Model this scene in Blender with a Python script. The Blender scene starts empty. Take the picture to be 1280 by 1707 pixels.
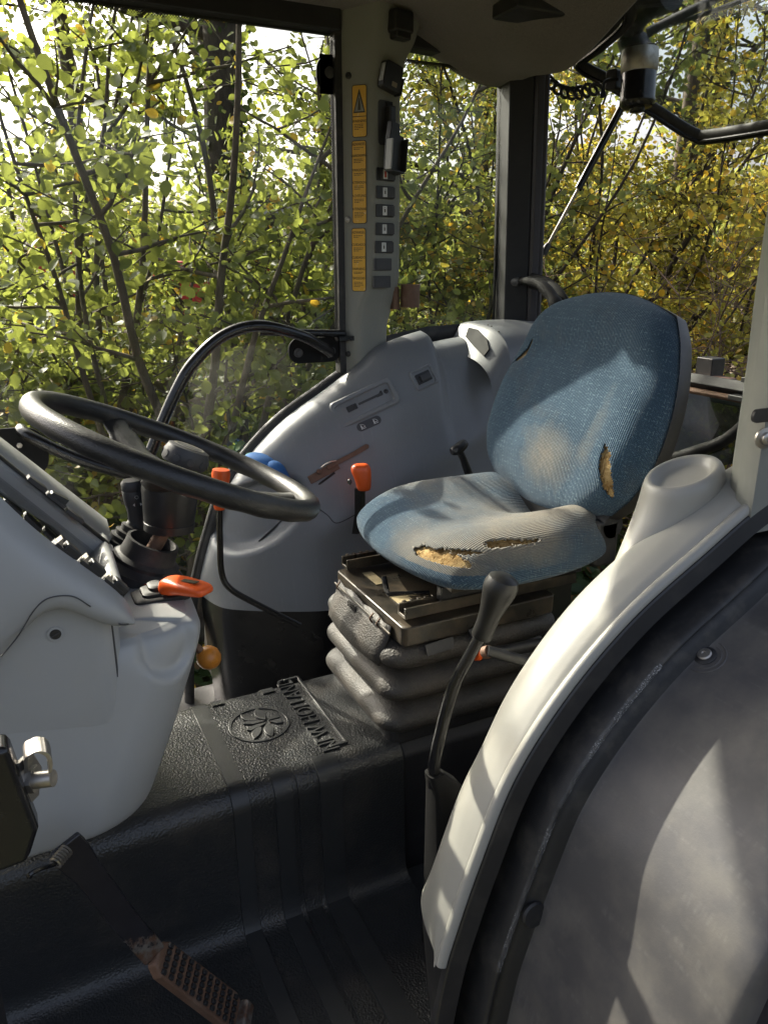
import bpy, math, random
import numpy as np
from mathutils import Vector, Matrix, noise

random.seed(7)
RNG = np.random.default_rng(11)
SC = bpy.context.scene
COL = SC.collection
R = math.radians
pi = math.pi

# ------------------------------------------------------------------ camera
# X = towards the tractor's rear, Y = towards its right side, Z = up, cab floor at z = 0
CAM_PITCH, CAM_YAW, CAM_F, CAM_H = R(18.2), R(26.2), 1283.0, 1.2
cam_data = bpy.data.cameras.new("camera")
cam = bpy.data.objects.new("camera", cam_data)
COL.objects.link(cam)
cam_data.sensor_fit = 'VERTICAL'
cam_data.sensor_height = 36.0
cam_data.lens = CAM_F * 36.0 / 1707.0
cam_data.clip_start = 0.02
cam_data.clip_end = 500.0
cam.location = (0, 0, CAM_H)
cam.rotation_euler = (R(90) - CAM_PITCH, 0, -CAM_YAW)
SC.camera = cam

# ------------------------------------------------------------------ light
SUN_DIR = Vector((-0.17, 0.45, 0.32)).normalized()          # towards the sun
world = bpy.data.worlds.new("World")
SC.world = world
world.use_nodes = True
wn, wl = world.node_tree.nodes, world.node_tree.links
wn.clear()
w_out = wn.new("ShaderNodeOutputWorld")
w_bg = wn.new("ShaderNodeBackground")
w_sky = wn.new("ShaderNodeTexSky")
w_sky.sky_type = 'NISHITA'
w_sky.sun_disc = False
w_sky.sun_elevation = math.asin(SUN_DIR.z)
w_sky.sun_rotation = math.atan2(SUN_DIR.x, SUN_DIR.y)
w_sky.air_density = 0.8
w_sky.dust_density = 9.0
w_sky.ozone_density = 1.0
w_bg.inputs['Strength'].default_value = 0.15
w_hs = wn.new('ShaderNodeHueSaturation')          # lower saturation: paler, less blue sky all round
w_hs.inputs['Saturation'].default_value = 0.68
wl.new(w_sky.outputs[0], w_hs.inputs['Color'])
wl.new(w_hs.outputs[0], w_bg.inputs[0])
wl.new(w_bg.outputs[0], w_out.inputs[0])

sun_data = bpy.data.lights.new("sun", 'SUN')
sun_data.energy = 4.0
sun_data.angle = R(0.6)
sun_data.color = (1.0, 0.91, 0.77)
sun = bpy.data.objects.new("sun", sun_data)
COL.objects.link(sun)
sun.location = SUN_DIR * 30
sun.rotation_euler = SUN_DIR.to_track_quat('Z', 'Y').to_euler()

SC.view_settings.view_transform = 'Standard'
SC.view_settings.look = 'None'
SC.view_settings.exposure = 1.6
SC.view_settings.gamma = 1.0
SC.view_settings.use_curve_mapping = False
SC.render.engine = 'CYCLES'
SC.cycles.use_denoising = True
SC.cycles.max_bounces = 6
SC.cycles.diffuse_bounces = 3
SC.cycles.glossy_bounces = 3
SC.cycles.transmission_bounces = 4
SC.cycles.transparent_max_bounces = 10
SC.cycles.sample_clamp_indirect = 8.0
SC.cycles.caustics_reflective = False
SC.cycles.caustics_refractive = False

# ------------------------------------------------------------------ pixel -> place helpers
_F = Vector((math.cos(CAM_PITCH) * math.sin(CAM_YAW), math.cos(CAM_PITCH) * math.cos(CAM_YAW), -math.sin(CAM_PITCH)))
_R = Vector((math.cos(CAM_YAW), -math.sin(CAM_YAW), 0))
_U = _R.cross(_F)
_C = Vector((0, 0, CAM_H))
def px(x, y, X=None, Y=None, Z=None, D=None):
    """the point seen at photo pixel (x, y) on the plane X=, Y= or Z= (or at distance D)"""
    d = _F + _R * ((x - 640) / CAM_F) + _U * ((853.5 - y) / CAM_F)
    if X is not None: t = X / d.x
    elif Y is not None: t = Y / d.y
    elif Z is not None: t = (Z - CAM_H) / d.z
    else: t = D / d.length
    return _C + d * t

# ------------------------------------------------------------------ mesh helpers
def sm(a, b, x):
    t = np.clip((x - a) / (b - a), 0, 1)
    return t * t * (3 - 2 * t)

def catmull(pts, n=8, closed=False):
    P = [Vector(p) for p in pts]
    out = []
    m = len(P)
    rng = range(m) if closed else range(m - 1)
    for i in rng:
        if closed:
            p0, p1, p2, p3 = P[i - 1], P[i], P[(i + 1) % m], P[(i + 2) % m]
        else:
            p1, p2 = P[i], P[i + 1]
            p0 = P[i - 1] if i > 0 else p1 * 2 - p2
            p3 = P[i + 2] if i + 2 < m else p2 * 2 - p1
        for k in range(n):
            t = k / n
            out.append(0.5 * ((2 * p1) + (p2 - p0) * t + (2 * p0 - 5 * p1 + 4 * p2 - p3) * t * t + (3 * p1 - p0 - 3 * p2 + p3) * t ** 3))
    if not closed:
        out.append(P[-1])
    return out

def frame_from(z, xhint=(1, 0, 0)):
    z = Vector(z).normalized()
    x = Vector(xhint)
    x = x - z * x.dot(z)
    if x.length < 1e-4:
        x = Vector((0, 1, 0)) - z * z.y
    x.normalize()
    return x, z.cross(x), z

def mat_frame(o, x, y, z):
    return Matrix(((x[0], y[0], z[0], o[0]), (x[1], y[1], z[1], o[1]), (x[2], y[2], z[2], o[2]), (0, 0, 0, 1)))

def place(o, z=(0, 0, 1), x=(1, 0, 0)):
    a, b, c = frame_from(z, x)
    return mat_frame(o, a, b, c)

class MB:
    """collects shapes (world coordinates) for one mesh"""
    def __init__(s):
        s.v, s.f = [], []
    def add(s, verts, faces, M=None):
        o = len(s.v)
        for p in verts:
            p = Vector(p)
            s.v.append(M @ p if M is not None else p)
        s.f.extend([[i + o for i in f] for f in faces])
        return s
    def box(s, c, d, M=None):
        x, y, z = d[0] / 2, d[1] / 2, d[2] / 2
        c = Vector(c)
        vs = [c + Vector((a * x, b * y, e * z)) for e in (-1, 1) for a, b in ((-1, -1), (1, -1), (1, 1), (-1, 1))]
        return s.add(vs, [(3, 2, 1, 0), (4, 5, 6, 7), (0, 1, 5, 4), (1, 2, 6, 5), (2, 3, 7, 6), (3, 0, 4, 7)], M)
    def rings(s, rings, cap0=True, cap1=True, closed=False, M=None):
        n = len(rings[0])
        vs = [p for r in rings for p in r]
        fs = []
        m = len(rings)
        for i in range(m if closed else m - 1):
            a, b = i * n, ((i + 1) % m) * n
            for j in range(n):
                k = (j + 1) % n
                fs.append((a + j, a + k, b + k, b + j))
        if not closed:
            if cap0: fs.append(tuple(range(n - 1, -1, -1)))
            if cap1: fs.append(tuple((m - 1) * n + j for j in range(n)))
        return s.add(vs, fs, M)
    def tube(s, pts, r, n=12, closed=False, flat=None, caps=True):
        """sweep; r number or list; flat=(a,b) scales of the two cross axes"""
        P = [Vector(p) for p in pts]
        m = len(P)
        rs = r if hasattr(r, '__len__') else [r] * m
        T = []
        for i in range(m):
            if closed: t = P[(i + 1) % m] - P[i - 1]
            else: t = P[min(i + 1, m - 1)] - P[max(i - 1, 0)]
            T.append(t.normalized())
        up = Vector((0, 0, 1)) if abs(T[0].z) < 0.9 else Vector((1, 0, 0))
        x = (up - T[0] * up.dot(T[0])).normalized()
        rings = []
        for i in range(m):
            x = (x - T[i] * x.dot(T[i])).normalized()
            y = T[i].cross(x)
            fa, fb = flat if flat else (1, 1)
            rings.append([P[i] + (x * math.cos(2 * pi * k / n) * fa + y * math.sin(2 * pi * k / n) * fb) * rs[i] for k in range(n)])
        return s.rings(rings, caps, caps, closed)
    def lathe(s, prof, M=None, n=24, cap=True):
        """prof = [(radius, height)...] about local Z"""
        rings = [[Vector((r * math.cos(2 * pi * k / n), r * math.sin(2 * pi * k / n), h)) for k in range(n)] for r, h in prof]
        return s.rings(rings, cap, cap, False, M)
    def grid(s, P, flip=False):
        n, m = len(P), len(P[0])
        vs = [p for r in P for p in r]
        fs = []
        for i in range(n - 1):
            for j in range(m - 1):
                q = (i * m + j, i * m + j + 1, (i + 1) * m + j + 1, (i + 1) * m + j)
                fs.append(q[::-1] if flip else q)
        return s.add(vs, fs)
    def prism(s, poly, h, M=None, h0=0.0):
        """poly [(x,y)] ccw in local plane, extruded h0..h along local z"""
        n = len(poly)
        vs = [(p[0], p[1], h0) for p in poly] + [(p[0], p[1], h) for p in poly]
        fs = [tuple(range(n - 1, -1, -1)), tuple(range(n, 2 * n))] + [(i, (i + 1) % n, n + (i + 1) % n, n + i) for i in range(n)]
        return s.add(vs, fs, M)

def rrect(hx, hy, r, n=5, cx=0.0, cy=0.0):
    out = []
    for q, (sx, sy) in enumerate(((1, 1), (-1, 1), (-1, -1), (1, -1))):
        for k in range(n + 1):
            a = pi / 2 * q + pi / 2 * k / n
            out.append((cx + sx * (hx - r) + r * math.cos(a), cy + sy * (hy - r) + r * math.sin(a)))
    return out

def root(name, label, cat, loc, group=None):
    o = bpy.data.objects.new(name, None)
    o.empty_display_size = 0.05
    COL.objects.link(o)
    o.location = loc
    o['label'] = label
    o['category'] = cat
    if group: o['group'] = group
    return o

def base_of(o):
    while o.parent: o = o.parent
    return o.location

def part(name, mb, mat, parent, smooth=True, bevel=0, seg=2, sub=0, angle=40, label=None, thick=0, kind=None):
    """mesh part (world-coordinate shapes) under a thing or a part"""
    L = Vector(base_of(parent)) if parent else Vector((0, 0, 0))
    me = bpy.data.meshes.new(name)
    me.from_pydata([tuple(p - L) for p in mb.v], [], mb.f)
    return finish(name, me, mat, parent, smooth, bevel, seg, sub, angle, label, thick, kind)

def finish(name, me, mat, parent, smooth=True, bevel=0, seg=2, sub=0, angle=40, label=None, thick=0, kind=None):
    me.update()
    if mat is not None:
        for m in (mat if isinstance(mat, (list, tuple)) else [mat]):
            me.materials.append(m)
    o = bpy.data.objects.new(name, me)
    COL.objects.link(o)
    if parent: o.parent = parent
    if smooth:
        me.polygons.foreach_set('use_smooth', [True] * len(me.polygons))
        if not sub:
            try: me.set_sharp_from_angle(angle=R(angle))
            except Exception: pass
    if thick:
        m = o.modifiers.new('solid', 'SOLIDIFY'); m.thickness = thick; m.offset = -1
    if bevel:
        m = o.modifiers.new('bevel', 'BEVEL'); m.width = bevel; m.segments = seg; m.limit_method = 'ANGLE'; m.angle_limit = R(30)
        m.harden_normals = True
    if sub:
        m = o.modifiers.new('sub', 'SUBSURF'); m.levels = sub; m.render_levels = sub
    if label: o['label'] = label
    if kind: o['kind'] = kind
    return o

def single(name, mb, mat, label, cat, group=None, origin=None, **k):
    """a thing that is one mesh"""
    if origin is None:
        n = len(mb.v)
        origin = Vector((sum(p.x for p in mb.v) / n, sum(p.y for p in mb.v) / n, min(p.z for p in mb.v)))
    origin = Vector(origin)
    me = bpy.data.meshes.new(name)
    me.from_pydata([tuple(p - origin) for p in mb.v], [], mb.f)
    o = finish(name, me, mat, None, **k)
    o.location = origin
    o['label'] = label
    o['category'] = cat
    if group: o['group'] = group
    return o

def structure(name, mb, mat, **k):
    o = part(name, mb, mat, None, **k)
    o['kind'] = 'structure'
    return o

def text_mb(txt, size, M, h=0.002, xs=1.0, align='CENTER'):
    cu = bpy.data.curves.new("text", 'FONT')
    cu.body = txt
    cu.size = size
    cu.extrude = h / 2
    cu.align_x = align
    cu.align_y = 'CENTER'
    cu.resolution_u = 3
    o = bpy.data.objects.new("text", cu)
    COL.objects.link(o)
    dg = bpy.context.evaluated_depsgraph_get()
    me = bpy.data.meshes.new_from_object(o.evaluated_get(dg))
    mb = MB()
    mb.add([Vector((v.co.x * xs, v.co.y, v.co.z)) for v in me.vertices], [list(p.vertices) for p in me.polygons], M)
    bpy.data.objects.remove(o)
    bpy.data.curves.remove(cu)
    bpy.data.meshes.remove(me)
    return mb

# ------------------------------------------------------------------ materials
class NT:
    def __init__(s, name):
        s.m = bpy.data.materials.new(name)
        s.m.use_nodes = True
        s.t = s.m.node_tree
        s.n, s.l = s.t.nodes, s.t.links
        s.n.clear()
        s.out = s.n.new('ShaderNodeOutputMaterial')
        s.tc = s.n.new('ShaderNodeTexCoord')
    def new(s, t, **k):
        nd = s.n.new('ShaderNode' + t)
        for a, b in k.items(): setattr(nd, a, b)
        return nd
    def put(s, sock, v):
        if isinstance(v, bpy.types.NodeSocket): s.l.new(v, sock)
        elif v is not None: sock.default_value = v
    def co(s, scale=1.0, which='Object', rot=(0, 0, 0)):
        mp = s.new('Mapping')
        mp.inputs['Scale'].default_value = (scale,) * 3 if not hasattr(scale, '__len__') else scale
        mp.inputs['Rotation'].default_value = rot
        s.l.new(s.tc.outputs[which], mp.inputs[0])
        return mp.outputs[0]
    def noise(s, scale, detail=3, rough=0.55, co=None, dist=0.0):
        nd = s.new('TexNoise')
        s.put(nd.inputs['Vector'], co if co is not None else s.tc.outputs['Object'])
        nd.inputs['Scale'].default_value = scale
        nd.inputs['Detail'].default_value = detail
        nd.inputs['Roughness'].default_value = rough
        nd.inputs['Distortion'].default_value = dist
        return nd.outputs[0]
    def vor(s, scale, feature='F1', co=None, out=0):
        nd = s.new('TexVoronoi', feature=feature)
        s.put(nd.inputs['Vector'], co if co is not None else s.tc.outputs['Object'])
        nd.inputs['Scale'].default_value = scale
        return nd.outputs[out]
    def ramp(s, fac, a, b, ca=(0, 0, 0, 1), cb=(1, 1, 1, 1)):
        nd = s.new('ValToRGB')
        s.put(nd.inputs[0], fac)
        e = nd.color_ramp.elements
        e[0].position, e[1].position = a, b
        e[0].color, e[1].color = ca, cb
        return nd.outputs[0]
    def mix(s, fac, a, b, mode='MIX'):
        nd = s.new('MixRGB', blend_type=mode)
        s.put(nd.inputs[0], fac); s.put(nd.inputs[1], a); s.put(nd.inputs[2], b)
        return nd.outputs[0]
    def math(s, op, a, b=None, c=None):
        nd = s.new('Math', operation=op)
        s.put(nd.inputs[0], a)
        if b is not None: s.put(nd.inputs[1], b)
        if c is not None: s.put(nd.inputs[2], c)
        return nd.outputs[0]
    def bump(s, h, strength, dist=0.001, nrm=None):
        nd = s.new('Bump')
        nd.inputs['Strength'].default_value = strength
        nd.inputs['Distance'].default_value = dist
        s.l.new(h, nd.inputs['Height'])
        if nrm is not None: s.l.new(nrm, nd.inputs['Normal'])
        return nd.outputs[0]
    def bsdf(s, col, rough, metal=0.0, nrm=None, spec=0.5, coat=0.0, sheen=0.0):
        b = s.new('BsdfPrincipled')
        s.put(b.inputs['Base Color'], col)
        s.put(b.inputs['Roughness'], rough)
        s.put(b.inputs['Metallic'], metal)
        s.put(b.inputs['Specular IOR Level'], spec)
        s.put(b.inputs['Coat Weight'], coat)
        s.put(b.inputs['Sheen Weight'], sheen)
        if nrm is not None: s.l.new(nrm, b.inputs['Normal'])
        return b.outputs[0]
    def done(s, sh):
        s.l.new(sh, s.out.inputs[0])
        return s.m

def c4(c): return (c[0], c[1], c[2], 1.0)
def scl(c, k): return (c[0] * k, c[1] * k, c[2] * k, 1.0)

def worn(name, col, rough, var=0.12, vscale=6, grain=None, dust=None, dustc=(0.32, 0.28, 0.22), scr=0.0, metal=0.0, spec=0.5, coat=0.0, rvar=0.12):
    """general used-surface material: mottled colour, uneven gloss, grain bump, dust patches, fine scratches"""
    t = NT(name)
    n1 = t.noise(vscale, 4)
    base = t.mix(n1, scl(col, 1 - var), scl(col, 1 + var))
    r = t.math('ADD', t.math('MULTIPLY', t.noise(vscale * 2.3, 5), rvar * 2), rough - rvar)
    nrm = None
    if dust:
        amt, dsc, lo, hi = dust
        d = t.math('MULTIPLY', t.ramp(t.noise(dsc, 7, 0.65), lo, hi), amt)
        base = t.mix(d, base, c4(dustc))
        r = t.math('ADD', r, t.math('MULTIPLY', d, 0.3))
    if scr:
        w = t.noise(14, 2, 0.5, t.co((1.0, 14.0, 3.0), rot=(0.4, 0.9, 0.3)))
        w2 = t.noise(190, 2, 0.5, t.co((1.0, 0.035, 0.035), rot=(0.5, 0.3, 0.2)))
        m = t.math('MULTIPLY', t.ramp(w2, 0.57, 0.70), t.ramp(w, 0.42, 0.7))
        base = t.mix(t.math('MULTIPLY', m, scr), base, (0.55, 0.54, 0.52, 1))
    if grain:
        kind, gs, st = grain
        if kind == 'leather':
            h = t.vor(gs, 'SMOOTH_F1')
            nrm = t.bump(h, st, 0.0015)
        else:
            nrm = t.bump(t.noise(gs, 3, 0.6), st, 0.001)
    return t.done(t.bsdf(base, r, metal, nrm, spec, coat))

M = {}
M['grey'] = worn('light_grey_plastic', (0.35, 0.357, 0.355), 0.42, 0.05, 5, ('noise', 900, 0.10), (0.16, 9, 0.52, 0.8), (0.36, 0.33, 0.27), 0.05)
M['grey_warm'] = worn('sun_toned_grey_plastic', (0.285, 0.280, 0.255), 0.40, 0.06, 5, ('noise', 700, 0.14), (0.20, 9, 0.50, 0.8), (0.30, 0.25, 0.17), 0.03)  # light grey lowered against clipping, warm sunlight tone put into the colour
M['knob'] = worn('black_knob_plastic', (0.006, 0.006, 0.006), 0.42, 0.15, 9, None, None)
M['matte_black'] = worn('matte_black_plastic', (0.008, 0.008, 0.0085), 0.7, 0.15, 9, None, None, spec=0.2)
M['grey_shaded'] = worn('shaded_blue_grey_plastic', (0.180, 0.188, 0.198), 0.40, 0.05, 5, ('noise', 900, 0.10), (0.16, 9, 0.52, 0.8), (0.27, 0.25, 0.21), 0.06)  # darker copy of the light grey, cab shade put into the colour
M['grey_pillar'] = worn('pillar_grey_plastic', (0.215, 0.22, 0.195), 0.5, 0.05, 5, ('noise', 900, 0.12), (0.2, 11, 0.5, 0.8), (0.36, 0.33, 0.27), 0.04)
M['mat_grain'] = worn('grained_rubber', (0.020, 0.021, 0.022), 0.34, 0.2, 4, ('leather', 290, 0.75), (0.30, 7, 0.50, 0.85), (0.13, 0.105, 0.08), 0.0)
M['mat_smooth'] = worn('smooth_rubber', (0.024, 0.025, 0.026), 0.36, 0.15, 5, ('noise', 700, 0.12), (0.12, 8, 0.55, 0.85), (0.16, 0.13, 0.10))
M['black'] = worn('black_plastic', (0.018, 0.018, 0.019), 0.42, 0.2, 9, ('noise', 900, 0.12), (0.10, 16, 0.5, 0.8))
M['black_gloss'] = worn('black_painted_steel', (0.012, 0.012, 0.013), 0.22, 0.2, 9, None, (0.06, 20, 0.55, 0.8), rvar=0.08)
M['rubber'] = worn('black_rubber', (0.016, 0.016, 0.017), 0.55, 0.2, 12, ('noise', 500, 0.15), (0.14, 25, 0.5, 0.75))
M['rim'] = worn('steering_rim_plastic', (0.018, 0.018, 0.018), 0.38, 0.2, 9, ('leather', 500, 0.3), (0.35, 16, 0.50, 0.8), (0.12, 0.11, 0.095), rvar=0.16)
M['dkgrey'] = worn('dark_grey_plastic', (0.045, 0.045, 0.048), 0.5, 0.12, 9, ('noise', 800, 0.15), (0.1, 14, 0.5, 0.8))
M['fender'] = worn('fender_plastic', (0.062, 0.060, 0.062), 0.42, 0.14, 5, ('noise', 420, 0.10), (0.55, 13, 0.42, 0.78), (0.16, 0.147, 0.125), 0.05, rvar=0.2)
M['orange'] = worn('orange_plastic', (0.72, 0.10, 0.015), 0.34, 0.08, 14, ('noise', 600, 0.05), (0.12, 30, 0.55, 0.8), (0.3, 0.12, 0.05))
M['orange_ball'] = worn('amber_ball_plastic', (0.58, 0.22, 0.03), 0.3, 0.08, 30, None, (0.35, 40, 0.5, 0.8), (0.25, 0.10, 0.02))
M['steel'] = worn('bare_steel', (0.40, 0.38, 0.35), 0.38, 0.25, 40, ('noise', 300, 0.2), (0.35, 60, 0.5, 0.75), (0.16, 0.09, 0.05), metal=0.85)
M['rust'] = worn('rusty_steel', (0.15, 0.085, 0.055), 0.62, 0.35, 60, ('noise', 250, 0.5), (0.4, 35, 0.5, 0.7), (0.26, 0.20, 0.15), metal=0.25)
M['tan'] = worn('tan_plastic', (0.27, 0.225, 0.16), 0.5, 0.1, 40)
M['frame_black'] = worn('cab_frame_paint', (0.012, 0.012, 0.014), 0.6, 0.2, 7, ('noise', 600, 0.1), (0.12, 12, 0.5, 0.8), (0.14, 0.13, 0.11))
M['mauve'] = worn('post_trim_black', (0.035, 0.032, 0.037), 0.45, 0.2, 9, ('noise', 500, 0.1))
M['foam'] = None
M['white_print'] = worn('white_print', (0.65, 0.65, 0.63), 0.5, 0.05, 30)
M['dark_print'] = worn('dark_print', (0.05, 0.04, 0.02), 0.5, 0.05, 30)
M['red_paint'] = worn('red_paint', (0.42, 0.02, 0.02), 0.4, 0.15, 3)
M['red_label'] = worn('red_label', (0.60, 0.05, 0.02), 0.4, 0.1, 60)
M['blue'] = worn('blue_cloth', (0.03, 0.13, 0.36), 0.8, 0.15, 50, ('noise', 700, 0.4))
M['whitecloth'] = worn('pale_cloth', (0.5, 0.55, 0.52), 0.8, 0.12, 50, ('noise', 700, 0.4))
M['mint'] = worn('mint_cloth', (0.20, 0.50, 0.40), 0.8, 0.12, 50, ('noise', 700, 0.4))
M['boot'] = worn('bellows_rubber', (0.032, 0.030, 0.028), 0.58, 0.2, 10, ('leather', 300, 0.8), (0.42, 9, 0.42, 0.8), (0.15, 0.12, 0.09))
M['seat_steel'] = worn('dusty_black_steel', (0.030, 0.027, 0.022), 0.30, 0.3, 14, ('noise', 300, 0.2), (0.5, 14, 0.45, 0.75), (0.18, 0.13, 0.08), metal=0.2)
M['tyre'] = worn('tyre_rubber', (0.06, 0.05, 0.05), 0.75, 0.25, 20, ('noise', 120, 0.6), (0.5, 10, 0.4, 0.7), (0.16, 0.12, 0.10))
M['beige_lbl'] = worn('aged_label', (0.38, 0.31, 0.18), 0.5, 0.2, 60)
M['log'] = worn('log_bark', (0.13, 0.10, 0.075), 0.9, 0.4, 14, ('noise', 60, 1.0))

def headliner():
    t = NT('headliner_cloth')
    h = t.noise(900, 2, 0.7)
    b = t.mix(t.noise(7, 4), (0.27, 0.238, 0.218, 1), (0.36, 0.32, 0.295, 1))
    b = t.mix(t.ramp(h, 0.35, 0.7), scl((0.08, 0.07, 0.066), 0.7), b)
    return t.done(t.bsdf(b, 0.95, 0, t.bump(h, 0.9, 0.002), 0.1, 0, 0.3))
M['liner'] = headliner()

def fabric():
    t = NT('blue_seat_fabric')
    uv = t.new('UVMap'); uv.uv_map = 'cloth'
    sp = t.new('SeparateXYZ'); t.l.new(uv.outputs[0], sp.inputs[0])
    wob = t.math('MULTIPLY', t.math('SUBTRACT', t.noise(14, 3), .5), .004)
    U_ = t.math('ADD', sp.outputs[0], wob); V_ = t.math('ADD', sp.outputs[1], wob)
    def s01(x, k): return t.math('ADD', t.math('MULTIPLY', t.math('SINE', t.math('MULTIPLY', x, 2 * pi * k)), .5), .5)
    # ribbed weave, 2.6 mm pitch, crossed by finer threads
    rib = s01(V_, 250); thr = s01(U_, 330)
    weave = t.math('ADD', t.math('MULTIPLY', rib, .65), t.math('MULTIPLY', thr, .35))
    # short light dashes in a basket layout, 9 mm cells
    cell = 95.0
    cu_, cv = t.math('MULTIPLY', U_, cell), t.math('MULTIPLY', V_, cell)
    par = t.math('MODULO', t.math('ABSOLUTE', t.math('ADD', t.math('FLOOR', cu_), t.math('FLOOR', cv))), 2.0)
    fu = t.math('ABSOLUTE', t.math('SUBTRACT', t.math('FRACT', cu_), .5)); fv = t.math('ABSOLUTE', t.math('SUBTRACT', t.math('FRACT', cv), .5))
    dA = t.math('MULTIPLY', t.math('LESS_THAN', fu, .42), t.math('LESS_THAN', fv, .11))
    dB = t.math('MULTIPLY', t.math('LESS_THAN', fv, .42), t.math('LESS_THAN', fu, .11))
    mx = t.new('Mix'); t.l.new(par, mx.inputs[0]); t.l.new(dA, mx.inputs[2]); t.l.new(dB, mx.inputs[3])
    dash = t.math('MULTIPLY', mx.outputs[0], t.ramp(t.noise(70, 3), .42, .62))
    blue = t.mix(t.noise(90, 3), (0.026, 0.066, 0.112, 1), (0.052, 0.108, 0.168, 1))
    blue = t.mix(t.math('MULTIPLY', dash, .5), blue, (0.22, 0.33, 0.38, 1))
    wear = t.new('VertexColor'); wear.layer_name = 'wear'
    wsep = t.new('SeparateColor'); t.l.new(wear.outputs['Color'], wsep.inputs[0])
    wm = t.math('ADD', wsep.outputs[0], t.math('MULTIPLY', t.math('SUBTRACT', t.noise(22, 6, 0.7), 0.5), 0.7))
    wm = t.ramp(wm, 0.22, 0.95)
    faded = t.mix(t.noise(260, 2), (0.22, 0.185, 0.13, 1), (0.37, 0.33, 0.255, 1))
    base = t.mix(t.math('MULTIPLY', wm, 0.88), blue, faded)
    base = t.mix(t.ramp(t.noise(9, 5), 0.55, 0.8), base, t.mix(0.5, base, (0.12, 0.11, 0.10, 1)))
    base = t.mix(t.math('MULTIPLY', t.math('SUBTRACT', 1.0, weave), 0.48), base, scl((0.014, 0.02, 0.03), 1.0))
    nrm = t.bump(weave, 0.9, 0.0022)
    nrm = t.bump(t.noise(30, 4), 0.25, 0.004, nrm)
    return t.done(t.bsdf(base, 0.92, 0, nrm, 0.15, 0, 0.2))
M['fabric'] = fabric()

def foam():
    t = NT('old_seat_foam')
    n = t.noise(38, 6, 0.7)
    b = t.mix(t.ramp(n, 0.38, 0.62), (0.24, 0.14, 0.05, 1), (0.50, 0.36, 0.17, 1))
    cr = t.ramp(t.noise(75, 5, .7, t.co((1.0, 2.6, 1.0)), dist=1.2), .36, .46)
    b = t.mix(cr, (0.12, 0.065, 0.02, 1), b)
    h = t.math('ADD', t.noise(150, 5, 0.7), t.math('MULTIPLY', cr, 0.6))
    return t.done(t.bsdf(b, 0.9, 0, t.bump(h, 0.8, 0.003), 0.1))
M['foam'] = foam()

def glass(name, tint=(0.95, 0.97, 0.96), dirt=0.06, dscale=3.0, refl=1.0):
    t = NT(name)
    tr = t.new('BsdfTransparent'); tr.inputs[0].default_value = c4(tint)
    gl = t.new('BsdfGlossy'); gl.inputs['Roughness'].default_value = 0.015; gl.inputs[0].default_value = (1, 1, 1, 1)
    fr = t.new('Fresnel'); fr.inputs[0].default_value = 1.5
    m1 = t.new('MixShader'); t.put(m1.inputs[0], t.math('MULTIPLY', fr.outputs[0], refl)); t.l.new(tr.outputs[0], m1.inputs[1]); t.l.new(gl.outputs[0], m1.inputs[2])
    df = t.new('BsdfDiffuse'); df.inputs[0].default_value = (0.62, 0.60, 0.55, 1)
    d = t.math('ADD', t.math('MULTIPLY', t.ramp(t.noise(dscale, 7, 0.65, dist=0.6), 0.42, 0.8), dirt), dirt * 0.12)
    m2 = t.new('MixShader'); t.put(m2.inputs[0], d); t.l.new(m1.outputs[0], m2.inputs[1]); t.l.new(df.outputs[0], m2.inputs[2])
    return t.done(m2.outputs[0])
M['glass'] = glass('door_glass', dirt=0.03, refl=0.35)
M['glass_dirty'] = glass('dusty_glass', (0.92, 0.95, 0.93), 0.05, 5.0, 0.3)
M['glass_hatch'] = glass('dirty_hatch_glass', (0.42, 0.50, 0.47), 0.05, 14.0, 0.5)
M['glass_cluster'] = glass('cluster_glass', (0.35, 0.37, 0.36), 0.01, 8.0, 0.5)

def frit(name='frit_dots', s=230):
    t = NT(name)
    # rows of baked black dots, thinning out away from the black edge (attribute 'fade')
    v = t.new('TexVoronoi', feature='F1'); v.inputs['Scale'].default_value = s; v.inputs['Randomness'].default_value = 0.0
    t.l.new(t.co(1.0, rot=(0, R(45), 0)), v.inputs['Vector'])
    at = t.new('VertexColor'); at.layer_name = 'fade'
    sp = t.new('SeparateColor'); t.l.new(at.outputs['Color'], sp.inputs[0])
    thr = t.math('ADD', t.math('MULTIPLY', sp.outputs[0], 0.62), 0.16)
    k = t.math('LESS_THAN', v.outputs['Distance'], thr)
    tr = t.new('BsdfTransparent')
    b = t.bsdf((0.01, 0.01, 0.011, 1), 0.4)
    m = t.new('MixShader'); t.put(m.inputs[0], k); t.l.new(tr.outputs[0], m.inputs[1]); t.l.new(b, m.inputs[2])
    return t.done(m.outputs[0])
M['frit'] = frit()

def leaf_mat(name, dark, light, trans, spotty=0.25):
    t = NT(name)
    at = t.new('VertexColor'); at.layer_name = 'tone'
    sp = t.new('SeparateColor'); t.l.new(at.outputs['Color'], sp.inputs[0])
    b = t.mix(sp.outputs[0], c4(dark), c4(light))
    b = t.mix(t.math('MULTIPLY', sp.outputs[1], 1.0), b, (0.42, 0.26, 0.03, 1))
    b = t.mix(t.math('MULTIPLY', t.ramp(t.noise(60, 3), 0.55, 0.75), spotty), b, (0.11, 0.075, 0.02, 1))
    tcol = t.mix(sp.outputs[0], scl(trans, 0.75), c4(trans))
    tcol = t.mix(sp.outputs[1], tcol, (0.75, 0.45, 0.04, 1))
    tl = t.new('BsdfTranslucent'); t.l.new(tcol, tl.inputs[0])
    ms = t.new('MixShader'); ms.inputs[0].default_value = 0.48
    t.l.new(t.bsdf(b, 0.5, spec=0.3), ms.inputs[1]); t.l.new(tl.outputs[0], ms.inputs[2])
    return t.done(ms.outputs[0])
M['leaf_hazel'] = leaf_mat('hazel_leaf', (0.055, 0.085, 0.022), (0.115, 0.150, 0.036), (0.40, 0.45, 0.085))
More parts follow.
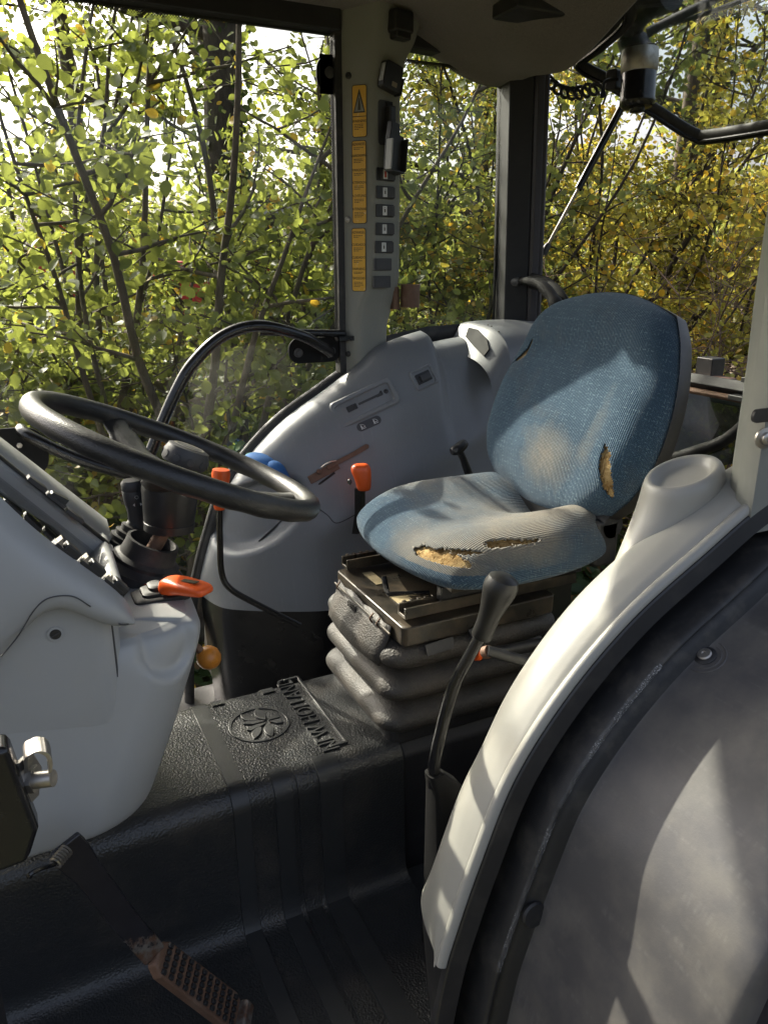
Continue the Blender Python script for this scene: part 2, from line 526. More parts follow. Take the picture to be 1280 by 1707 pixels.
M['leaf_hedge'] = leaf_mat('hedge_leaf', (0.045, 0.068, 0.022), (0.10, 0.128, 0.034), (0.36, 0.40, 0.085))
M['leaf_gold'] = leaf_mat('turning_leaf', (0.080, 0.095, 0.022), (0.19, 0.18, 0.036), (0.60, 0.55, 0.09))
M['leaf_ivy'] = leaf_mat('ivy_leaf', (0.016, 0.036, 0.014), (0.045, 0.075, 0.025), (0.10, 0.15, 0.03), 0.1)
M['leaf_litter'] = leaf_mat('fallen_leaf', (0.07, 0.045, 0.02), (0.16, 0.10, 0.04), (0.2, 0.12, 0.03))

def bark(name, a, b):
    t = NT(name)
    n = t.noise(7, 6, 0.7, t.co((3.0, 3.0, 0.8)))
    h = t.noise(22, 6, 0.7, t.co((3.0, 3.0, 0.6)))
    base = t.mix(t.ramp(n, 0.3, 0.7), c4(a), c4(b))
    base = t.mix(t.math('MULTIPLY', t.ramp(t.noise(3.0, 4), 0.5, 0.75), 0.45), base, (0.06, 0.075, 0.03, 1))
    return t.done(t.bsdf(base, 0.9, 0, t.bump(h, 0.9, 0.012), 0.2))
M['bark'] = bark('grey_bark', (0.055, 0.043, 0.033), (0.16, 0.13, 0.10))
M['bark_dark'] = bark('dark_bark', (0.030, 0.024, 0.018), (0.09, 0.072, 0.055))
M['twig'] = bark('brown_twig', (0.10, 0.065, 0.045), (0.21, 0.15, 0.11))

def soil():
    t = NT('leafy_soil')
    n = t.noise(2.2, 6, 0.65)
    b = t.mix(t.ramp(n, 0.35, 0.7), (0.045, 0.032, 0.020, 1), (0.11, 0.078, 0.045, 1))
    b = t.mix(t.ramp(t.noise(1.1, 5), 0.45, 0.62), b, (0.04, 0.065, 0.022, 1))
    return t.done(t.bsdf(b, 0.95, 0, t.bump(t.noise(18, 5, 0.7), 0.8, 0.04), 0.1))
M['soil'] = soil()
# ================================================================== the cab shell
def px_plane(x, y, p0, n):
    d = _F + _R * ((x - 640) / CAM_F) + _U * ((853.5 - y) / CAM_F)
    n = Vector(n); p0 = Vector(p0)
    return _C + d * ((p0 - _C).dot(n) / d.dot(n))
def project(P):
    r = Vector(P) - _C
    z = r.dot(_F)
    return 640 + CAM_F * r.dot(_R) / z, 853.5 - CAM_F * r.dot(_U) / z

CY = 1.30                       # middle plane of the cab
def mir(p): return Vector((p[0], 2 * CY - p[1], p[2]))

# ---- floor
fl = MB()
fl.grid([[Vector((x, y, 0.0)) for y in (0.58, 1.13)] for x in (-0.75, 0.2, 0.7)])
fl.grid([[Vector((x, y, 0.0)) for y in (1.47, 2.02)] for x in (-0.75, 0.2, 0.7)])
floor = structure('floor', fl, M['mat_smooth'], smooth=False)
FLR = floor
# door sill that carries the floor edge
sill = MB()
sill.box((-0.15, 0.575, -0.06), (1.2, 0.03, 0.115))
part('door_sill', sill, M['black'], floor, smooth=False, bevel=0.006)
sill = MB()
sill.box((-0.15, 2.025, -0.06), (1.2, 0.03, 0.115))
part('door_sill', sill, M['black'], floor, smooth=False, bevel=0.006)

# ---- tunnel cover : cross-section in (Y, Z) swept along X
def tun_prof(off=0.0, y0=0.60):
    pts = [(y0, 0.006), (0.9, 0.006), (1.085, 0.006), (1.108, 0.010), (1.119, 0.026), (1.123, 0.06), (1.127, 0.15), (1.131, 0.235)]
    pts += [(1.172 - 0.041 * math.cos(a), 0.259 + 0.041 * math.sin(a)) for a in [k * pi / 2 / 7 for k in range(8)]]
    pts += [(1.25, 0.3005), (1.35, 0.3005), (1.43, 0.300)]
    pts += [(1.434 + 0.041 * math.sin(a), 0.259 + 0.041 * math.cos(a)) for a in [k * pi / 2 / 6 for k in range(1, 7)]]
    pts += [(1.478, 0.15), (1.482, 0.05), (1.486, 0.0)]
    if not off: return pts
    out = []
    for i, p in enumerate(pts):
        a, b = pts[max(i - 1, 0)], pts[min(i + 1, len(pts) - 1)]
        tx, ty = b[0] - a[0], b[1] - a[1]
        L = math.hypot(tx, ty)
        out.append((p[0] - ty / L * off, p[1] + tx / L * off))
    return out
tunnel = root('tunnel_cover', 'black grained rubber floor mat moulded over the raised tunnel before the seat', 'floor mat', (0.25, 1.30, 0))
xs = [-0.75, -0.5, -0.3, -0.15, 0.0, 0.1, 0.2, 0.3, 0.4, 0.5, 0.58, 0.60]
tm = MB()
G = []
for x in xs:
    row = []
    for (y, z) in tun_prof():
        # the hump swells a little towards the dash
        w = float(sm(0.22, -0.15, x)) * 0.03 * float(sm(0.02, 0.2, z)) * (-1 if y < 1.3 else 1)
        row.append(Vector((x, y + w, z + float(sm(0.2, -0.3, x)) * 0.02 * float(sm(0.2, 0.3, z)))))
    G.append(row)
tm.grid(G, flip=True)
part('mat_cover', tm, M['mat_grain'], tunnel, angle=60)
def band(x0, x1, y_from, y_to, off=0.0032, mat='mat_smooth', name='mat_rib'):
    """a raised flat rib that follows the mat's section between two Y limits"""
    pr = [p for p in tun_prof(off) if y_from <= p[0] <= y_to or (p[1] > 0.02 and p[0] < 1.2 and y_from <= p[0] + 0.03)]
    lo = tun_prof(-0.002)
    ids = [i for i, p in enumerate(tun_prof()) if y_from <= p[0] <= y_to]
    hi = tun_prof(off)
    mb = MB()
    b = 0.0016
    rows = []
    for i in ids:
        rows.append([Vector((x0, lo[i][0], lo[i][1])), Vector((x0 + b, hi[i][0], hi[i][1])), Vector((x1 - b, hi[i][0], hi[i][1])), Vector((x1, lo[i][0], lo[i][1]))])
    mb.grid(rows)
    return part(name, mb, M[mat], tunnel, angle=35)
band(0.258, 0.292, 0.6, 1.49)
band(0.336, 0.372, 0.6, 1.245)
band(0.422, 0.470, 0.6, 1.215)
band(0.300, 0.328, 1.38, 1.476)
band(0.410, 0.440, 1.40, 1.476)
band(0.380, 0.414, 0.6, 1.232, 0.0024, 'mat_grain', 'mat_pad')

# raised pad corners, emblem and lettering on top of the hump
ZT = 0.3008
def top_poly(pts, h=0.0035, bev=0.0012, mat='mat_smooth', name='emblem_leaf', par=None):
    mb = MB()
    mb.prism([(p[0], p[1]) for p in pts], ZT + h, None, ZT - 0.002)
    return part(name, mb, M[mat], par or tunnel, smooth=False, bevel=bev)
ex, ey, er = 0.370, 1.325, 0.062
ring = MB()
n = 40
ring_o = [(ex + er * math.cos(2 * pi * k / n), ey + er * math.sin(2 * pi * k / n)) for k in range(n)]
ring_i = [(ex + er * 0.90 * math.cos(2 * pi * k / n), ey + er * 0.90 * math.sin(2 * pi * k / n)) for k in range(n)]
ring.rings([[Vector((a, b, z)) for a, b in rr] for rr, z in ((ring_o, ZT - .002), (ring_o, ZT + .002), (ring_i, ZT + .002), (ring_i, ZT - .002))], False, False)
emblem = part('emblem_ring', ring, M['mat_smooth'], tunnel, smooth=False, bevel=0.0008)
def leafpoly(x0, y0, x1, y1, w):
    d = Vector((x1 - x0, y1 - y0)); L = d.length; d.normalize(); q = Vector((-d.y, d.x))
    A, B = [], []
    for k in range(9):
        t = k / 8
        c = Vector((x0, y0)) + d * L * t
        a = w * math.sin(pi * min(1, t * 1.0)) ** 0.8
        A.append(c + q * a * 0.9); B.append(c - q * a * 0.5)
    return [(p.x, p.y) for p in A] + [(p.x, p.y) for p in reversed(B[1:-1])]
for s in (-1, 1):
    for (a0, b0, a1, b1, w) in ((0.000, 0.012, -0.026, 0.048, 0.013), (0.016, 0.006, 0.010, 0.056, 0.014)):
        top_poly([(ex + p[0], ey + s * p[1]) for p in leafpoly(a0, b0, a1, b1, w)][::1 if s > 0 else -1], par=emblem)
    top_poly([(ex + p[0], ey + s * p[1]) for p in ((0.020, 0.002), (0.046, 0.002), (0.044, 0.018), (0.032, 0.016))][::1 if s > 0 else -1], par=emblem)
    top_poly([(ex + p[0], ey + s * p[1]) for p in ((-0.012, 0.002), (0.014, 0.002), (0.010, 0.008), (-0.022, 0.018), (-0.03, 0.012))][::1 if s > 0 else -1], par=emblem)
# lettering, read by somebody in the seat (top of the letters towards the dash)
tx = text_mb("NEW HOLLAND", 0.050, mat_frame((0.470, 1.323, ZT + 0.001), Vector((0, 1, 0)), Vector((-1, 0, 0)), Vector((0, 0, 1))), 0.0045, xs=0.80)
part('raised_lettering', tx, M['mat_smooth'], tunnel, smooth=False)
def bar(a, b, w=0.003, h=0.0045, mat='mat_smooth', name='raised_border'):
    a, b = Vector((a[0], a[1])), Vector((b[0], b[1]))
    d = (b - a).normalized(); q = Vector((-d.y, d.x)) * w
    top_poly([tuple(a - q), tuple(b - q), tuple(b + q), tuple(a + q)], h, 0.0012, mat, name)
bar((0.503, 1.19), (0.503, 1.465)); bar((0.505, 1.19), (0.468, 1.188)); bar((0.505, 1.463), (0.47, 1.463))
# rear ledge of the tunnel where the seat is bolted
lg = MB()
lg.rings([[Vector((x, y, z)) for (y, z) in ((1.14, -0.02), (1.14, 0.27), (1.17, 0.296), (1.44, 0.296), (1.475, 0.27), (1.475, -0.02))] for x in (0.602, 1.05)])
part('rear_ledge', lg, M['frame_black'], tunnel, smooth=False, bevel=0.008)
fl2 = MB(); fl2.grid([[Vector((x, y, -0.01)) for y in (0.62, 2.0)] for x in (0.55, 1.45)])
part('rear_floor', fl2, M['frame_black'], floor, smooth=False)

# ---- wheel-arch consoles, one each side, mirrored
ST = [(.392, .335), (.410, .40), (.437, .482), (.484, .60), (.558, .70), (.653, .785), (.764, .852), (.86, .905), (1.0, .950), (1.15, .975), (1.32, .985), (1.44, .98)]
BT = [(.402, 1.942), (.420, 1.868), (.445, 1.825), (.50, 1.785), (.57, 1.745), (.66, 1.705), (.77, 1.68), (.87, 1.665), (1.0, 1.655), (1.15, 1.65), (1.32, 1.65), (1.44, 1.65)]
YF = [0, .05, .16, .30, .44, .58, .72, .86, 1.0]
ZF = [0, -.012, -.016, .012, .10, .27, .50, .76, 1.0]
def console_ctrl():
    G = []
    for (xs_, zs), (xb, yb) in zip(ST, BT):
        zb = 0.33
        row = []
        for yf, zf in zip(YF, ZF):
            xf = zf ** 0.8 if zf > 0 else 0
            row.append(Vector((xs_ + (xb - xs_) * xf, 1.95 + (yb - 1.95) * yf, zs + (zb - zs) * zf)))
        G.append(row)
    return G
def dense(G, a, b):
    rows = [catmull(r, b) for r in G]
    cols = [catmull([rows[i][j] for i in range(len(rows))], a) for j in range(len(rows[0]))]
    return [[cols[j][i] for j in range(len(cols))] for i in range(len(cols[0]))]
BASE = dense(console_ctrl(), 12, 12)
def normals(G):
    n, m = len(G), len(G[0])
    N = []
    for i in range(n):
        r = []
        for j in range(m):
            a = G[min(i + 1, n - 1)][j] - G[max(i - 1, 0)][j]
            b = G[i][min(j + 1, m - 1)] - G[i][max(j - 1, 0)]
            r.append(b.cross(a).normalized())
        N.append(r)
    return N
def hit(G, N, x, y):
    """surface point of a grid nearest to photo pixel (x, y)"""
    best = None
    for i, r in enumerate(G):
        for j, p in enumerate(r):
            q = project(p)
            d = (q[0] - x) ** 2 + (q[1] - y) ** 2
            if best is None or d < best[0]: best = (d, i, j)
    _, i, j = best
    nn = N[i][j]
    if nn.dot(_C - G[i][j]) < 0: nn = -nn
    return px_plane(x, y, G[i][j], nn), nn
BN = normals(BASE)
RG = [[p.copy() for p in r] for r in BASE]
# right side : switch pod swelling, storage pocket, shoulder
pk, pkn = hit(BASE, BN, 425, 862)
for i, r in enumerate(RG):
    for j, p in enumerate(r):
        b = BASE[i][j]
        pod = float(sm(.80, .93, b.x) * (1 - sm(1.055, 1.075, b.x)) * sm(1.72, 1.80, b.y) * (1 - 0.6 * sm(1.90, 1.95, b.y)))
        p.z += 0.042 * pod
        d = b - pk
        al = d.x * 0.62 + d.z * 0.55 - d.y * 0.3         # along the pocket
        ac = -d.x * 0.5 + d.z * 0.75
        q = (al / 0.125) ** 2 + (ac / 0.062) ** 2
        dep = float(sm(1.15, .6, q)) * 0.048
        p += Vector((0.35, 0.9, -0.05)) * dep
        # soft swelling that runs back to the seat
        e = math.exp(-((b.z - (0.52 + 0.45 * (b.x - 0.66))) / 0.045) ** 2) * float(sm(0.6, 0.75, b.x)) * 0.012
        p.y -= e
rc = root('wheel_arch_console', 'grey moulded wheel-arch console with switches beyond the seat', 'console', (0.9, 1.85, 0.0), 'wheel-arch consoles beside the seat')
mb = MB(); mb.grid(RG)
part('console_shell', mb, M['grey_shaded'], rc, angle=60)
RN = normals(RG)
def on_right(x, y): return hit(RG, RN, x, y)

lc = root('wheel_arch_console', 'pale grey moulded wheel-arch console beside the black-knobbed lever and dark fender', 'console', (0.7, 0.75, 0.0), 'wheel-arch consoles beside the seat')
LG = [[mir(p) for p in r] for r in BASE]
# soft hollow near the lever and a shallow crease along the crown
for i, r in enumerate(LG):
    for j, p in enumerate(r):
        q = project(p)
        h = math.exp(-(((q[0] - 800) / 60) ** 2 + ((q[1] - 1240) / 70) ** 2))
        p += Vector((0.5, 0.15, -0.6)) * 0.010 * h
mb = MB(); mb.grid(LG, flip=True)
part('console_shell', mb, M['grey_warm'], lc, angle=60)
LN = normals(LG)
def on_left(x, y): return hit(LG, LN, x, y)

# inner black kick walls below each console, down to the floor
def kick(side):
    B = [r[-1] for r in BASE]
    mb = MB()
    rows = []
    for p in B:
        rows.append([Vector((p.x + 0.004, p.y + 0.004, 0.336)), Vector((p.x - 0.012 * 0, p.y + 0.006, 0.30)), Vector((p.x + 0.01, p.y + 0.015, 0.15)), Vector((p.x + 0.02, p.y + 0.02, -0.02))])
    if side < 0: rows = [[mir(p) for p in r] for r in rows]
    mb.grid(rows, flip=side < 0)
    return mb
part('lower_panel', kick(1), M['black_gloss'], rc, angle=60)
part('lower_panel', kick(-1), M['black'], lc, angle=60)

# arc of the door opening (X, Z) and its inward normal
ARC = catmull([(.352, 0, -.02), (.362, 0, .12), (.376, 0, .24)] + [(a, 0, b) for a, b in ST[0:]], 8)
def arc_norm(i):
    a, b = ARC[max(i - 1, 0)], ARC[min(i + 1, len(ARC) - 1)]
    t = (b - a).normalized()
    return Vector((t.z, 0, -t.x))           # towards the wheel
def arc_strip(sec, y_mirror=False, i0=0, i1=None):
    """sweep an open section [(d, y)...] along the arc (d = distance in towards the wheel)"""
    rows = []
    for i in range(i0, i1 or len(ARC)):
        nn = arc_norm(i)
        row = [Vector((ARC[i].x + nn.x * d, y, ARC[i].z + nn.z * d)) for d, y in sec]
        if y_mirror: row = [mir(p) for p in row]
        rows.append(row)
    mb = MB(); mb.grid(rows, flip=not y_mirror)
    return mb
def roundsec(pts, n=4): return [(p.x, p.y) for p in catmull([(a, b, 0) for a, b in pts], n)]
# sections are written for the left side (Y about 0.65 and smaller = outwards)
part('edge_lip', arc_strip(roundsec([(0.000, 0.651), (-0.003, 0.647), (-0.002, 0.640), (0.006, 0.637), (0.010, 0.640)], 3), i0=25), M['grey_warm'], lc, angle=60)
lseal = root('door_seal', 'black rubber door seal with scuffed edge curving along the dark fender', 'door seal', (0.45, 0.63, 0.0), 'door seals')
part('trim_strip', arc_strip([(0.008, 0.645), (0.009, 0.637), (0.011, 0.635), (0.034, 0.631), (0.037, 0.634), (0.038, 0.66)]), M['black'], lseal, angle=30)
part('channel', arc_strip([(0.036, 0.664), (0.050, 0.668), (0.066, 0.664)]), M['black_gloss'], lseal)
part('seal_bead', arc_strip(roundsec([(0.064, 0.664), (0.062, 0.630), (0.064, 0.612), (0.069, 0.607), (0.074, 0.612), (0.076, 0.618)], 4)), M['rubber'], lseal, angle=70)
part('seal_skirt', arc_strip(roundsec([(0.076, 0.616), (0.082, 0.609), (0.092, 0.604), (0.101, 0.601), (0.104, 0.606)], 4)), M['rubber'], lseal, angle=70)
sc_ = arc_strip(roundsec([(0.0640, 0.6098), (0.0685, 0.6060), (0.0705, 0.6066)], 3), i0=26, i1=64)
def scuff():
    t = NT('scuffed_rubber_edge')
    k = t.ramp(t.noise(520, 4, 0.7), 0.46, 0.60)
    k2 = t.math('MULTIPLY', t.ramp(t.noise(22, 5, .6), 0.30, 0.62), .75)
    tr = t.new('BsdfTransparent')
    m = t.new('MixShader'); t.put(m.inputs[0], t.math('MULTIPLY', k, k2)); t.l.new(tr.outputs[0], m.inputs[1])
    t.l.new(t.bsdf((0.34, 0.34, 0.34, 1), 0.8), m.inputs[2])
    return t.done(m.outputs[0])
M['scuff'] = scuff()
part('scuff_mark', sc_, M['scuff'], lseal)
tp = px(890, 1525, Y=0.602)
tab = MB(); tab.lathe([(0.001, -0.004), (0.017, -0.004), (0.018, 0.0), (0.016, 0.003), (0.001, 0.004)], place(tp, (0, -1, 0.1)), 20)
part('seal_tab', tab, M['rubber'], lseal)
rseal = root('door_seal', 'black rubber door seal along the switch console edge below the door glass', 'door seal', (0.45, 1.97, 0.0), 'door seals')
part('seal_bead', arc_strip(roundsec([(0.006, 0.652), (-0.004, 0.650), (-0.014, 0.640), (-0.018, 0.628), (-0.012, 0.618), (0.0, 0.615), (0.012, 0.618)], 4), True), M['rubber'], rseal, angle=70)
part('edge_lip', arc_strip(roundsec([(0.000, 0.651), (-0.003, 0.646), (0.0, 0.640), (0.01, 0.64)], 3), True, i0=25), M['grey_shaded'], rc, angle=60)

# ---- rear fenders outside the cab and the wheel under the near one
def fender(side):
    sec = roundsec([(0.096, 0.606), (0.099, 0.595), (0.100, 0.56), (0.100, 0.48), (0.101, 0.40), (0.106, 0.36), (0.116, 0.348), (0.135, 0.345)], 4)
    return arc_strip(sec, side > 0)
fe = root('rear_fender', 'scratched dark grey plastic rear fender with a round bolt outside the door seal', 'fender', (0.5, 0.5, 0.0), 'rear fenders')
part('fender_shell', fender(-1), M['fender'], fe, angle=60)
fN = None
FG = []
for i in range(len(ARC)):
    nn = arc_norm(i)
    FG.append([Vector((ARC[i].x + nn.x * 0.1, y, ARC[i].z + nn.z * 0.1)) for y in np.linspace(0.59, 0.37, 24)])
FN_ = normals(FG)
bp, bn = hit(FG, FN_, 1175, 1094)
bm_ = MB(); bm_.lathe([(0.0005, 0.0), (0.0135, 0.0), (0.0140, 0.002), (0.0120, 0.0035), (0.0005, 0.0035)], place(bp, bn), 26)
wsh = part('washer', bm_, M['rubber'], fe)
bm_ = MB(); bm_.lathe([(0.0005, 0.003), (0.0086, 0.003), (0.0090, 0.005), (0.0075, 0.0066), (0.0030, 0.0070), (0.0022, 0.0055), (0.0005, 0.0055)], place(bp, bn), 26)
part('bolt_head', bm_, M['steel'], wsh)
bm_ = MB()
for q in (0.019, 0.025):
    bm_.tube([bp + place((0, 0, 0), bn) @ Vector((q * math.cos(a), q * math.sin(a), 0.0)) for a in np.linspace(0, 2 * pi, 40)[:-1]], 0.0012, 6, True)
part('pressed_ring', bm_, M['fender'], fe)
fe2 = root('rear_fender', 'black plastic rear fender outside the rear side window', 'fender', (0.5, 2.1, 0.0), 'rear fenders')
part('fender_shell', fender(1), M['black'], fe2, angle=60)
# wheel under the near fender
wh = root('tractor_wheel', 'dusty rear tractor tyre under the dark fender', 'wheel', (1.15, 0.32, -1.05))
wm = MB()
Mw = mat_frame((1.15, 0.32, -0.25), Vector((1, 0, 0)), Vector((0, 0, 1)), Vector((0, -1, 0)))
wm.lathe([(0.42, -0.22), (0.56, -0.235), (0.70, -0.225), (0.755, -0.20), (0.768, -0.10), (0.772, 0), (0.768, 0.10), (0.755, 0.20), (0.70, 0.225), (0.56, 0.235), (0.42, 0.22)], Mw, 64, False)
tyre = part('tyre', wm, M['tyre'], wh, angle=50)
lug = MB()
lug.add([(-.012, 0, 0), (.012, 0, 0), (.05, .215, 0), (.02, .215, 0), (-.010, 0, .03), (.010, 0, .03), (.045, .205, .028), (.024, .205, .028)],
        [(3, 2, 1, 0), (4, 5, 6, 7), (0, 1, 5, 4), (1, 2, 6, 5), (2, 3, 7, 6), (3, 0, 4, 7)])
lug_me = bpy.data.meshes.new('lug'); lug_me.from_pydata([tuple(p) for p in lug.v], [], lug.f); lug_me.materials.append(M['tyre']); lug_me.update()
for k in range(40):
    a = 2 * pi * k / 40
    s = 1 if k % 2 else -1
    rad = Vector((math.cos(a), 0, math.sin(a))); tan = Vector((-math.sin(a), 0, math.cos(a)))
    o = bpy.data.objects.new('lug', lug_me); COL.objects.link(o); o.parent = tyre
    o.matrix_local = mat_frame(Vector((0, 0, 0.80)) + rad * 0.757, tan, Vector((0, s, 0)), rad)
rimm = MB(); rimm.lathe([(0.0005, 0.05), (0.18, 0.05), (0.30, 0.12), (0.40, 0.14), (0.435, 0.215), (0.43, 0.225), (0.42, -0.22)], Mw, 48)
part('wheel_rim', rimm, M['grey'], wh)

# ---- pillars between door and rear side window
def pillar_rings(shift=0.0):
    Z = [.86, .96, 1.03, 1.075, 1.12, 1.16, 1.22, 1.34, 1.5, 1.60, 1.66, 1.70, 1.74, 1.79]
    rings = []
    for z in Z:
        k = float(sm(1.05, 1.17, z))
        tflare = float(sm(1.62, 1.75, z))
        rx, ry = .862 + .033 * k + 0.01 * tflare, 1.905 - .030 * k - 0.015 * tflare
        ex_, ey_ = .952 + .030 * float(sm(1.0, 1.15, z)) + .05 * tflare, 1.915 - .018 * k - 0.01 * tflare
        P = [Vector((.838, 1.965, z)), Vector((.838, 1.940, z)), Vector((.845, 1.932, z)),
             Vector((rx - .012, ry + .014, z)), Vector((rx, ry + .002, z)), Vector((rx + .014, ry + .001, z)),
             Vector((ex_ - .010, ey_ - .001, z)), Vector((ex_, ey_ + .008, z)), Vector((ex_ + .004, 1.965, z))]
        rings.append(P)
    return rings
rp = root('door_pillar', 'grey cab pillar carrying yellow warning labels and a column of black switches', 'pillar', (.9, 1.93, .86), 'cab pillars behind the doors')
mb = MB(); mb.rings(pillar_rings())
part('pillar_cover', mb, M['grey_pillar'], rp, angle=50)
lp = root('door_pillar', 'grey cab pillar with a slotted hole and torx bolt standing on the pale console', 'pillar', (.9, .67, .86), 'cab pillars behind the doors')
mb = MB()
mb.rings([[mir(p) for p in reversed(r)] for r in pillar_rings()])
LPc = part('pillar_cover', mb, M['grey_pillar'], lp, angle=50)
# slot and bolt on the near pillar
sp_ = px(1262, 690, Y=.668)
A = place(sp_, (0, -1, 0), (1, 0, 0))
nrmL = Vector((-0.35, 0.94, 0)).normalized()
def on_lp(x, y): return px_plane(x, y, (.895, .727, 1.0), (-0.55, -0.835, 0)) 
slot = MB(); slot.prism(rrect(.020, .0085, .0084, 6), .002, place(px(1272, 692, Y=.634), (0, -1, 0)), -.002)
part('slot', slot, M['black'], lp, smooth=False)
bl = MB(); bl.lathe([(.0005, .0), (.0135, .0), (.0135, .003), (.0085, .004), (.0085, .009), (.0065, .0105), (.004, .0105), (.0035, .006), (.0005, .006)], place(px(1272, 730, Y=.634), (-.2, -1, 0)), 22)
part('torx_bolt', bl, M['steel'], lp)
# black edge of the pillar against the door glass
be = MB(); be.box((.832, 1.955, 1.33), (.020, .035, .85)); part('black_edge', be, M['rubber'], rp, smooth=False, bevel=.003)
# ventilation dots strip
# ---- rear corner post
po = root('rear_post', 'black rear corner post with ribbed trim beside the open rear window', 'post', (1.36, 1.9, .8))
mb = MB(); mb.rings([[Vector((x, y, z)) for x, y in ((1.318 + s, 1.905), (1.372 + s, 1.868), (1.378 + s, 1.95), (1.33 + s, 1.985))] for z, s in ((.80, .012), (1.3, .0), (1.70, -.012))])
part('post_body', mb, M['frame_black'], po, smooth=False, bevel=.004)
mb = MB(); mb.rings([[Vector((x, y, z)) for x, y in ((1.373 + s, 1.868), (1.377 + s, 1.858), (1.392 + s, 1.852), (1.396 + s, 1.858), (1.404 + s, 1.852), (1.412 + s, 1.856), (1.414 + s, 1.90), (1.38 + s, 1.93))] for z, s in ((.80, .012), (1.3, .0), (1.70, -.012))])
part('post_trim', mb, M['mauve'], po, smooth=False, bevel=.002)
mb = MB(); mb.rings([[mir(Vector((x, y, z))) for x, y in ((1.33 + s, 1.985), (1.378 + s, 1.95), (1.372 + s, 1.868), (1.318 + s, 1.905))] for z, s in ((.80, .012), (1.70, -.012))])
single('rear_post', mb, M['frame_black'], 'black rear corner post behind the pillar with the torx bolt', 'post', smooth=False, bevel=.004)

# ---- roof
rf = root('cab_roof', 'cab roof with dark brown fabric headliner above the seat', 'roof', (.4, 1.3, 1.7))
def roof_z(x, y):
    yy = abs(y - CY)
    z = 1.772 - 0.012 * float(sm(.52, .66, yy))
    z -= 0.115 * float(sm(.92, 1.30, x)) * float(sm(.02, .42, yy))
    z -= 0.02 * float(sm(1.15, 1.32, x)) * math.exp(-((yy - .42) / .12) ** 2)
    z += .004 * math.sin(7 * x) * math.sin(5 * y)
    return z
XS = list(np.linspace(-.55, .8, 12)) + list(np.linspace(.84, 1.335, 22))
YS = list(np.linspace(.62, 1.98, 46))
mb = MB(); mb.grid([[Vector((x, y, roof_z(x, y))) for y in YS] for x in XS])
# rear face of the lining turning up
mb.grid([[Vector((1.335, y, roof_z(1.335, y))) for y in YS], [Vector((1.352, y, roof_z(1.335, y) + .012)) for y in YS], [Vector((1.358, y, 1.79)) for y in YS]])
part('headliner', mb, M['liner'], rf, angle=70)
mb = MB(); mb.rings([[Vector((x, y, z)) for x, y in rrect(1.16 + k, .78 + k, .14, 5, .36, CY)] for z, k in ((1.793, 0), (1.83, .03), (1.92, .03), (1.97, -.05))])
part('roof_shell', mb, M['grey'], rf)
for sgn in (1, -1):
    mb = MB()
    q = [Vector((-.55, 1.93, 1.722)), Vector((.838, 1.93, 1.716)), Vector((.838, 1.99, 1.716)), Vector((-.55, 1.99, 1.722)),
         Vector((-.55, 1.93, 1.792)), Vector((.838, 1.93, 1.792)), Vector((.838, 1.99, 1.792)), Vector((-.55, 1.99, 1.792))]
    if sgn < 0: q = [mir(p) for p in q]
    mb.add(q, [(3, 2, 1, 0), (4, 5, 6, 7), (0, 1, 5, 4), (1, 2, 6, 5), (2, 3, 7, 6), (3, 0, 4, 7)])
    part('door_header', mb, M['frame_black'], rf, smooth=False, bevel=.005)
    mb = MB()
    q = [Vector((.985, 1.935, 1.705)), Vector((1.36, 1.935, 1.690)), Vector((1.36, 1.99, 1.690)), Vector((.985, 1.99, 1.705)),
         Vector((.985, 1.935, 1.792)), Vector((1.36, 1.935, 1.792)), Vector((1.36, 1.99, 1.792)), Vector((.985, 1.99, 1.792))]
    if sgn < 0: q = [mir(p) for p in q]
    mb.add(q, [(3, 2, 1, 0), (4, 5, 6, 7), (0, 1, 5, 4), (1, 2, 6, 5), (2, 3, 7, 6), (3, 0, 4, 7)])
    part('window_header', mb, M['frame_black'], rf, smooth=False, bevel=.005)
op = px(882, 4, Z=1.735); mb = MB(); mb.box((op.x, op.y, 1.735), (.13, .10, .06)); part('overhead_panel', mb, M['black'], rf, smooth=False, bevel=.006)
mb = MB(); mb.prism(rrect(.10, .012, .01, 4), .006, place((.70, 1.80, 1.7545), (0, -.1, -1))); part('trim_plate', mb, M['grey_pillar'], rf, smooth=False, bevel=.002)
# front posts and windscreen header (out of the picture, they shape the light)
for y in (.66, 1.94):
    mb = MB(); mb.rings([[Vector((x + s, yy, z)) for x, yy in ((-.60, y - .03), (-.54, y - .03), (-.54, y + .03), (-.60, y + .03))] for z, s in ((-.02, .0), (1.78, .05))])
    single('front_post', mb, M['frame_black'], 'black front cab post on the open door side' if y < 1 else 'black front cab post by the closed glass door', 'post', 'front cab posts', smooth=False, bevel=.006)
# ================================================================== glazing
def pane(name, pts, mat, par, th=0.004):
    """flat glass pane from an outline (closed slab)"""
    mb = MB()
    P = [Vector(p) for p in pts]
    n = (P[1] - P[0]).cross(P[2] - P[0]).normalized() * th
    k = len(P)
    mb.add(P + [p + n for p in P], [tuple(range(k)), tuple(range(2 * k - 1, k - 1, -1))] + [(i, k + i, k + (i + 1) % k, (i + 1) % k) for i in range(k)])
    return part(name, mb, mat, par, smooth=False)
def fade_strip(name, edge, inner, par, y_off):
    """dotted frit border: strip between an edge line (dense) and an inner line (fades out)"""
    mb = MB()
    rows = []
    for a, b in zip(edge, inner):
        rows.append([Vector(a) + Vector((0, y_off, 0)), Vector(b) + Vector((0, y_off, 0))])
    mb.grid(rows)
    o = part(name, mb, M['frit'], par, smooth=False)
    at = o.data.color_attributes.new('fade', 'FLOAT_COLOR', 'POINT')
    for i in range(len(mb.v)):
        v = 1.0 if i % 2 == 0 else 0.0
        at.data[i].color = (v, v, v, 1)
    return o
dr = root('cab_door', 'closed glass cab door with black dotted border behind the steering wheel', 'door', (.2, 1.95, 0))
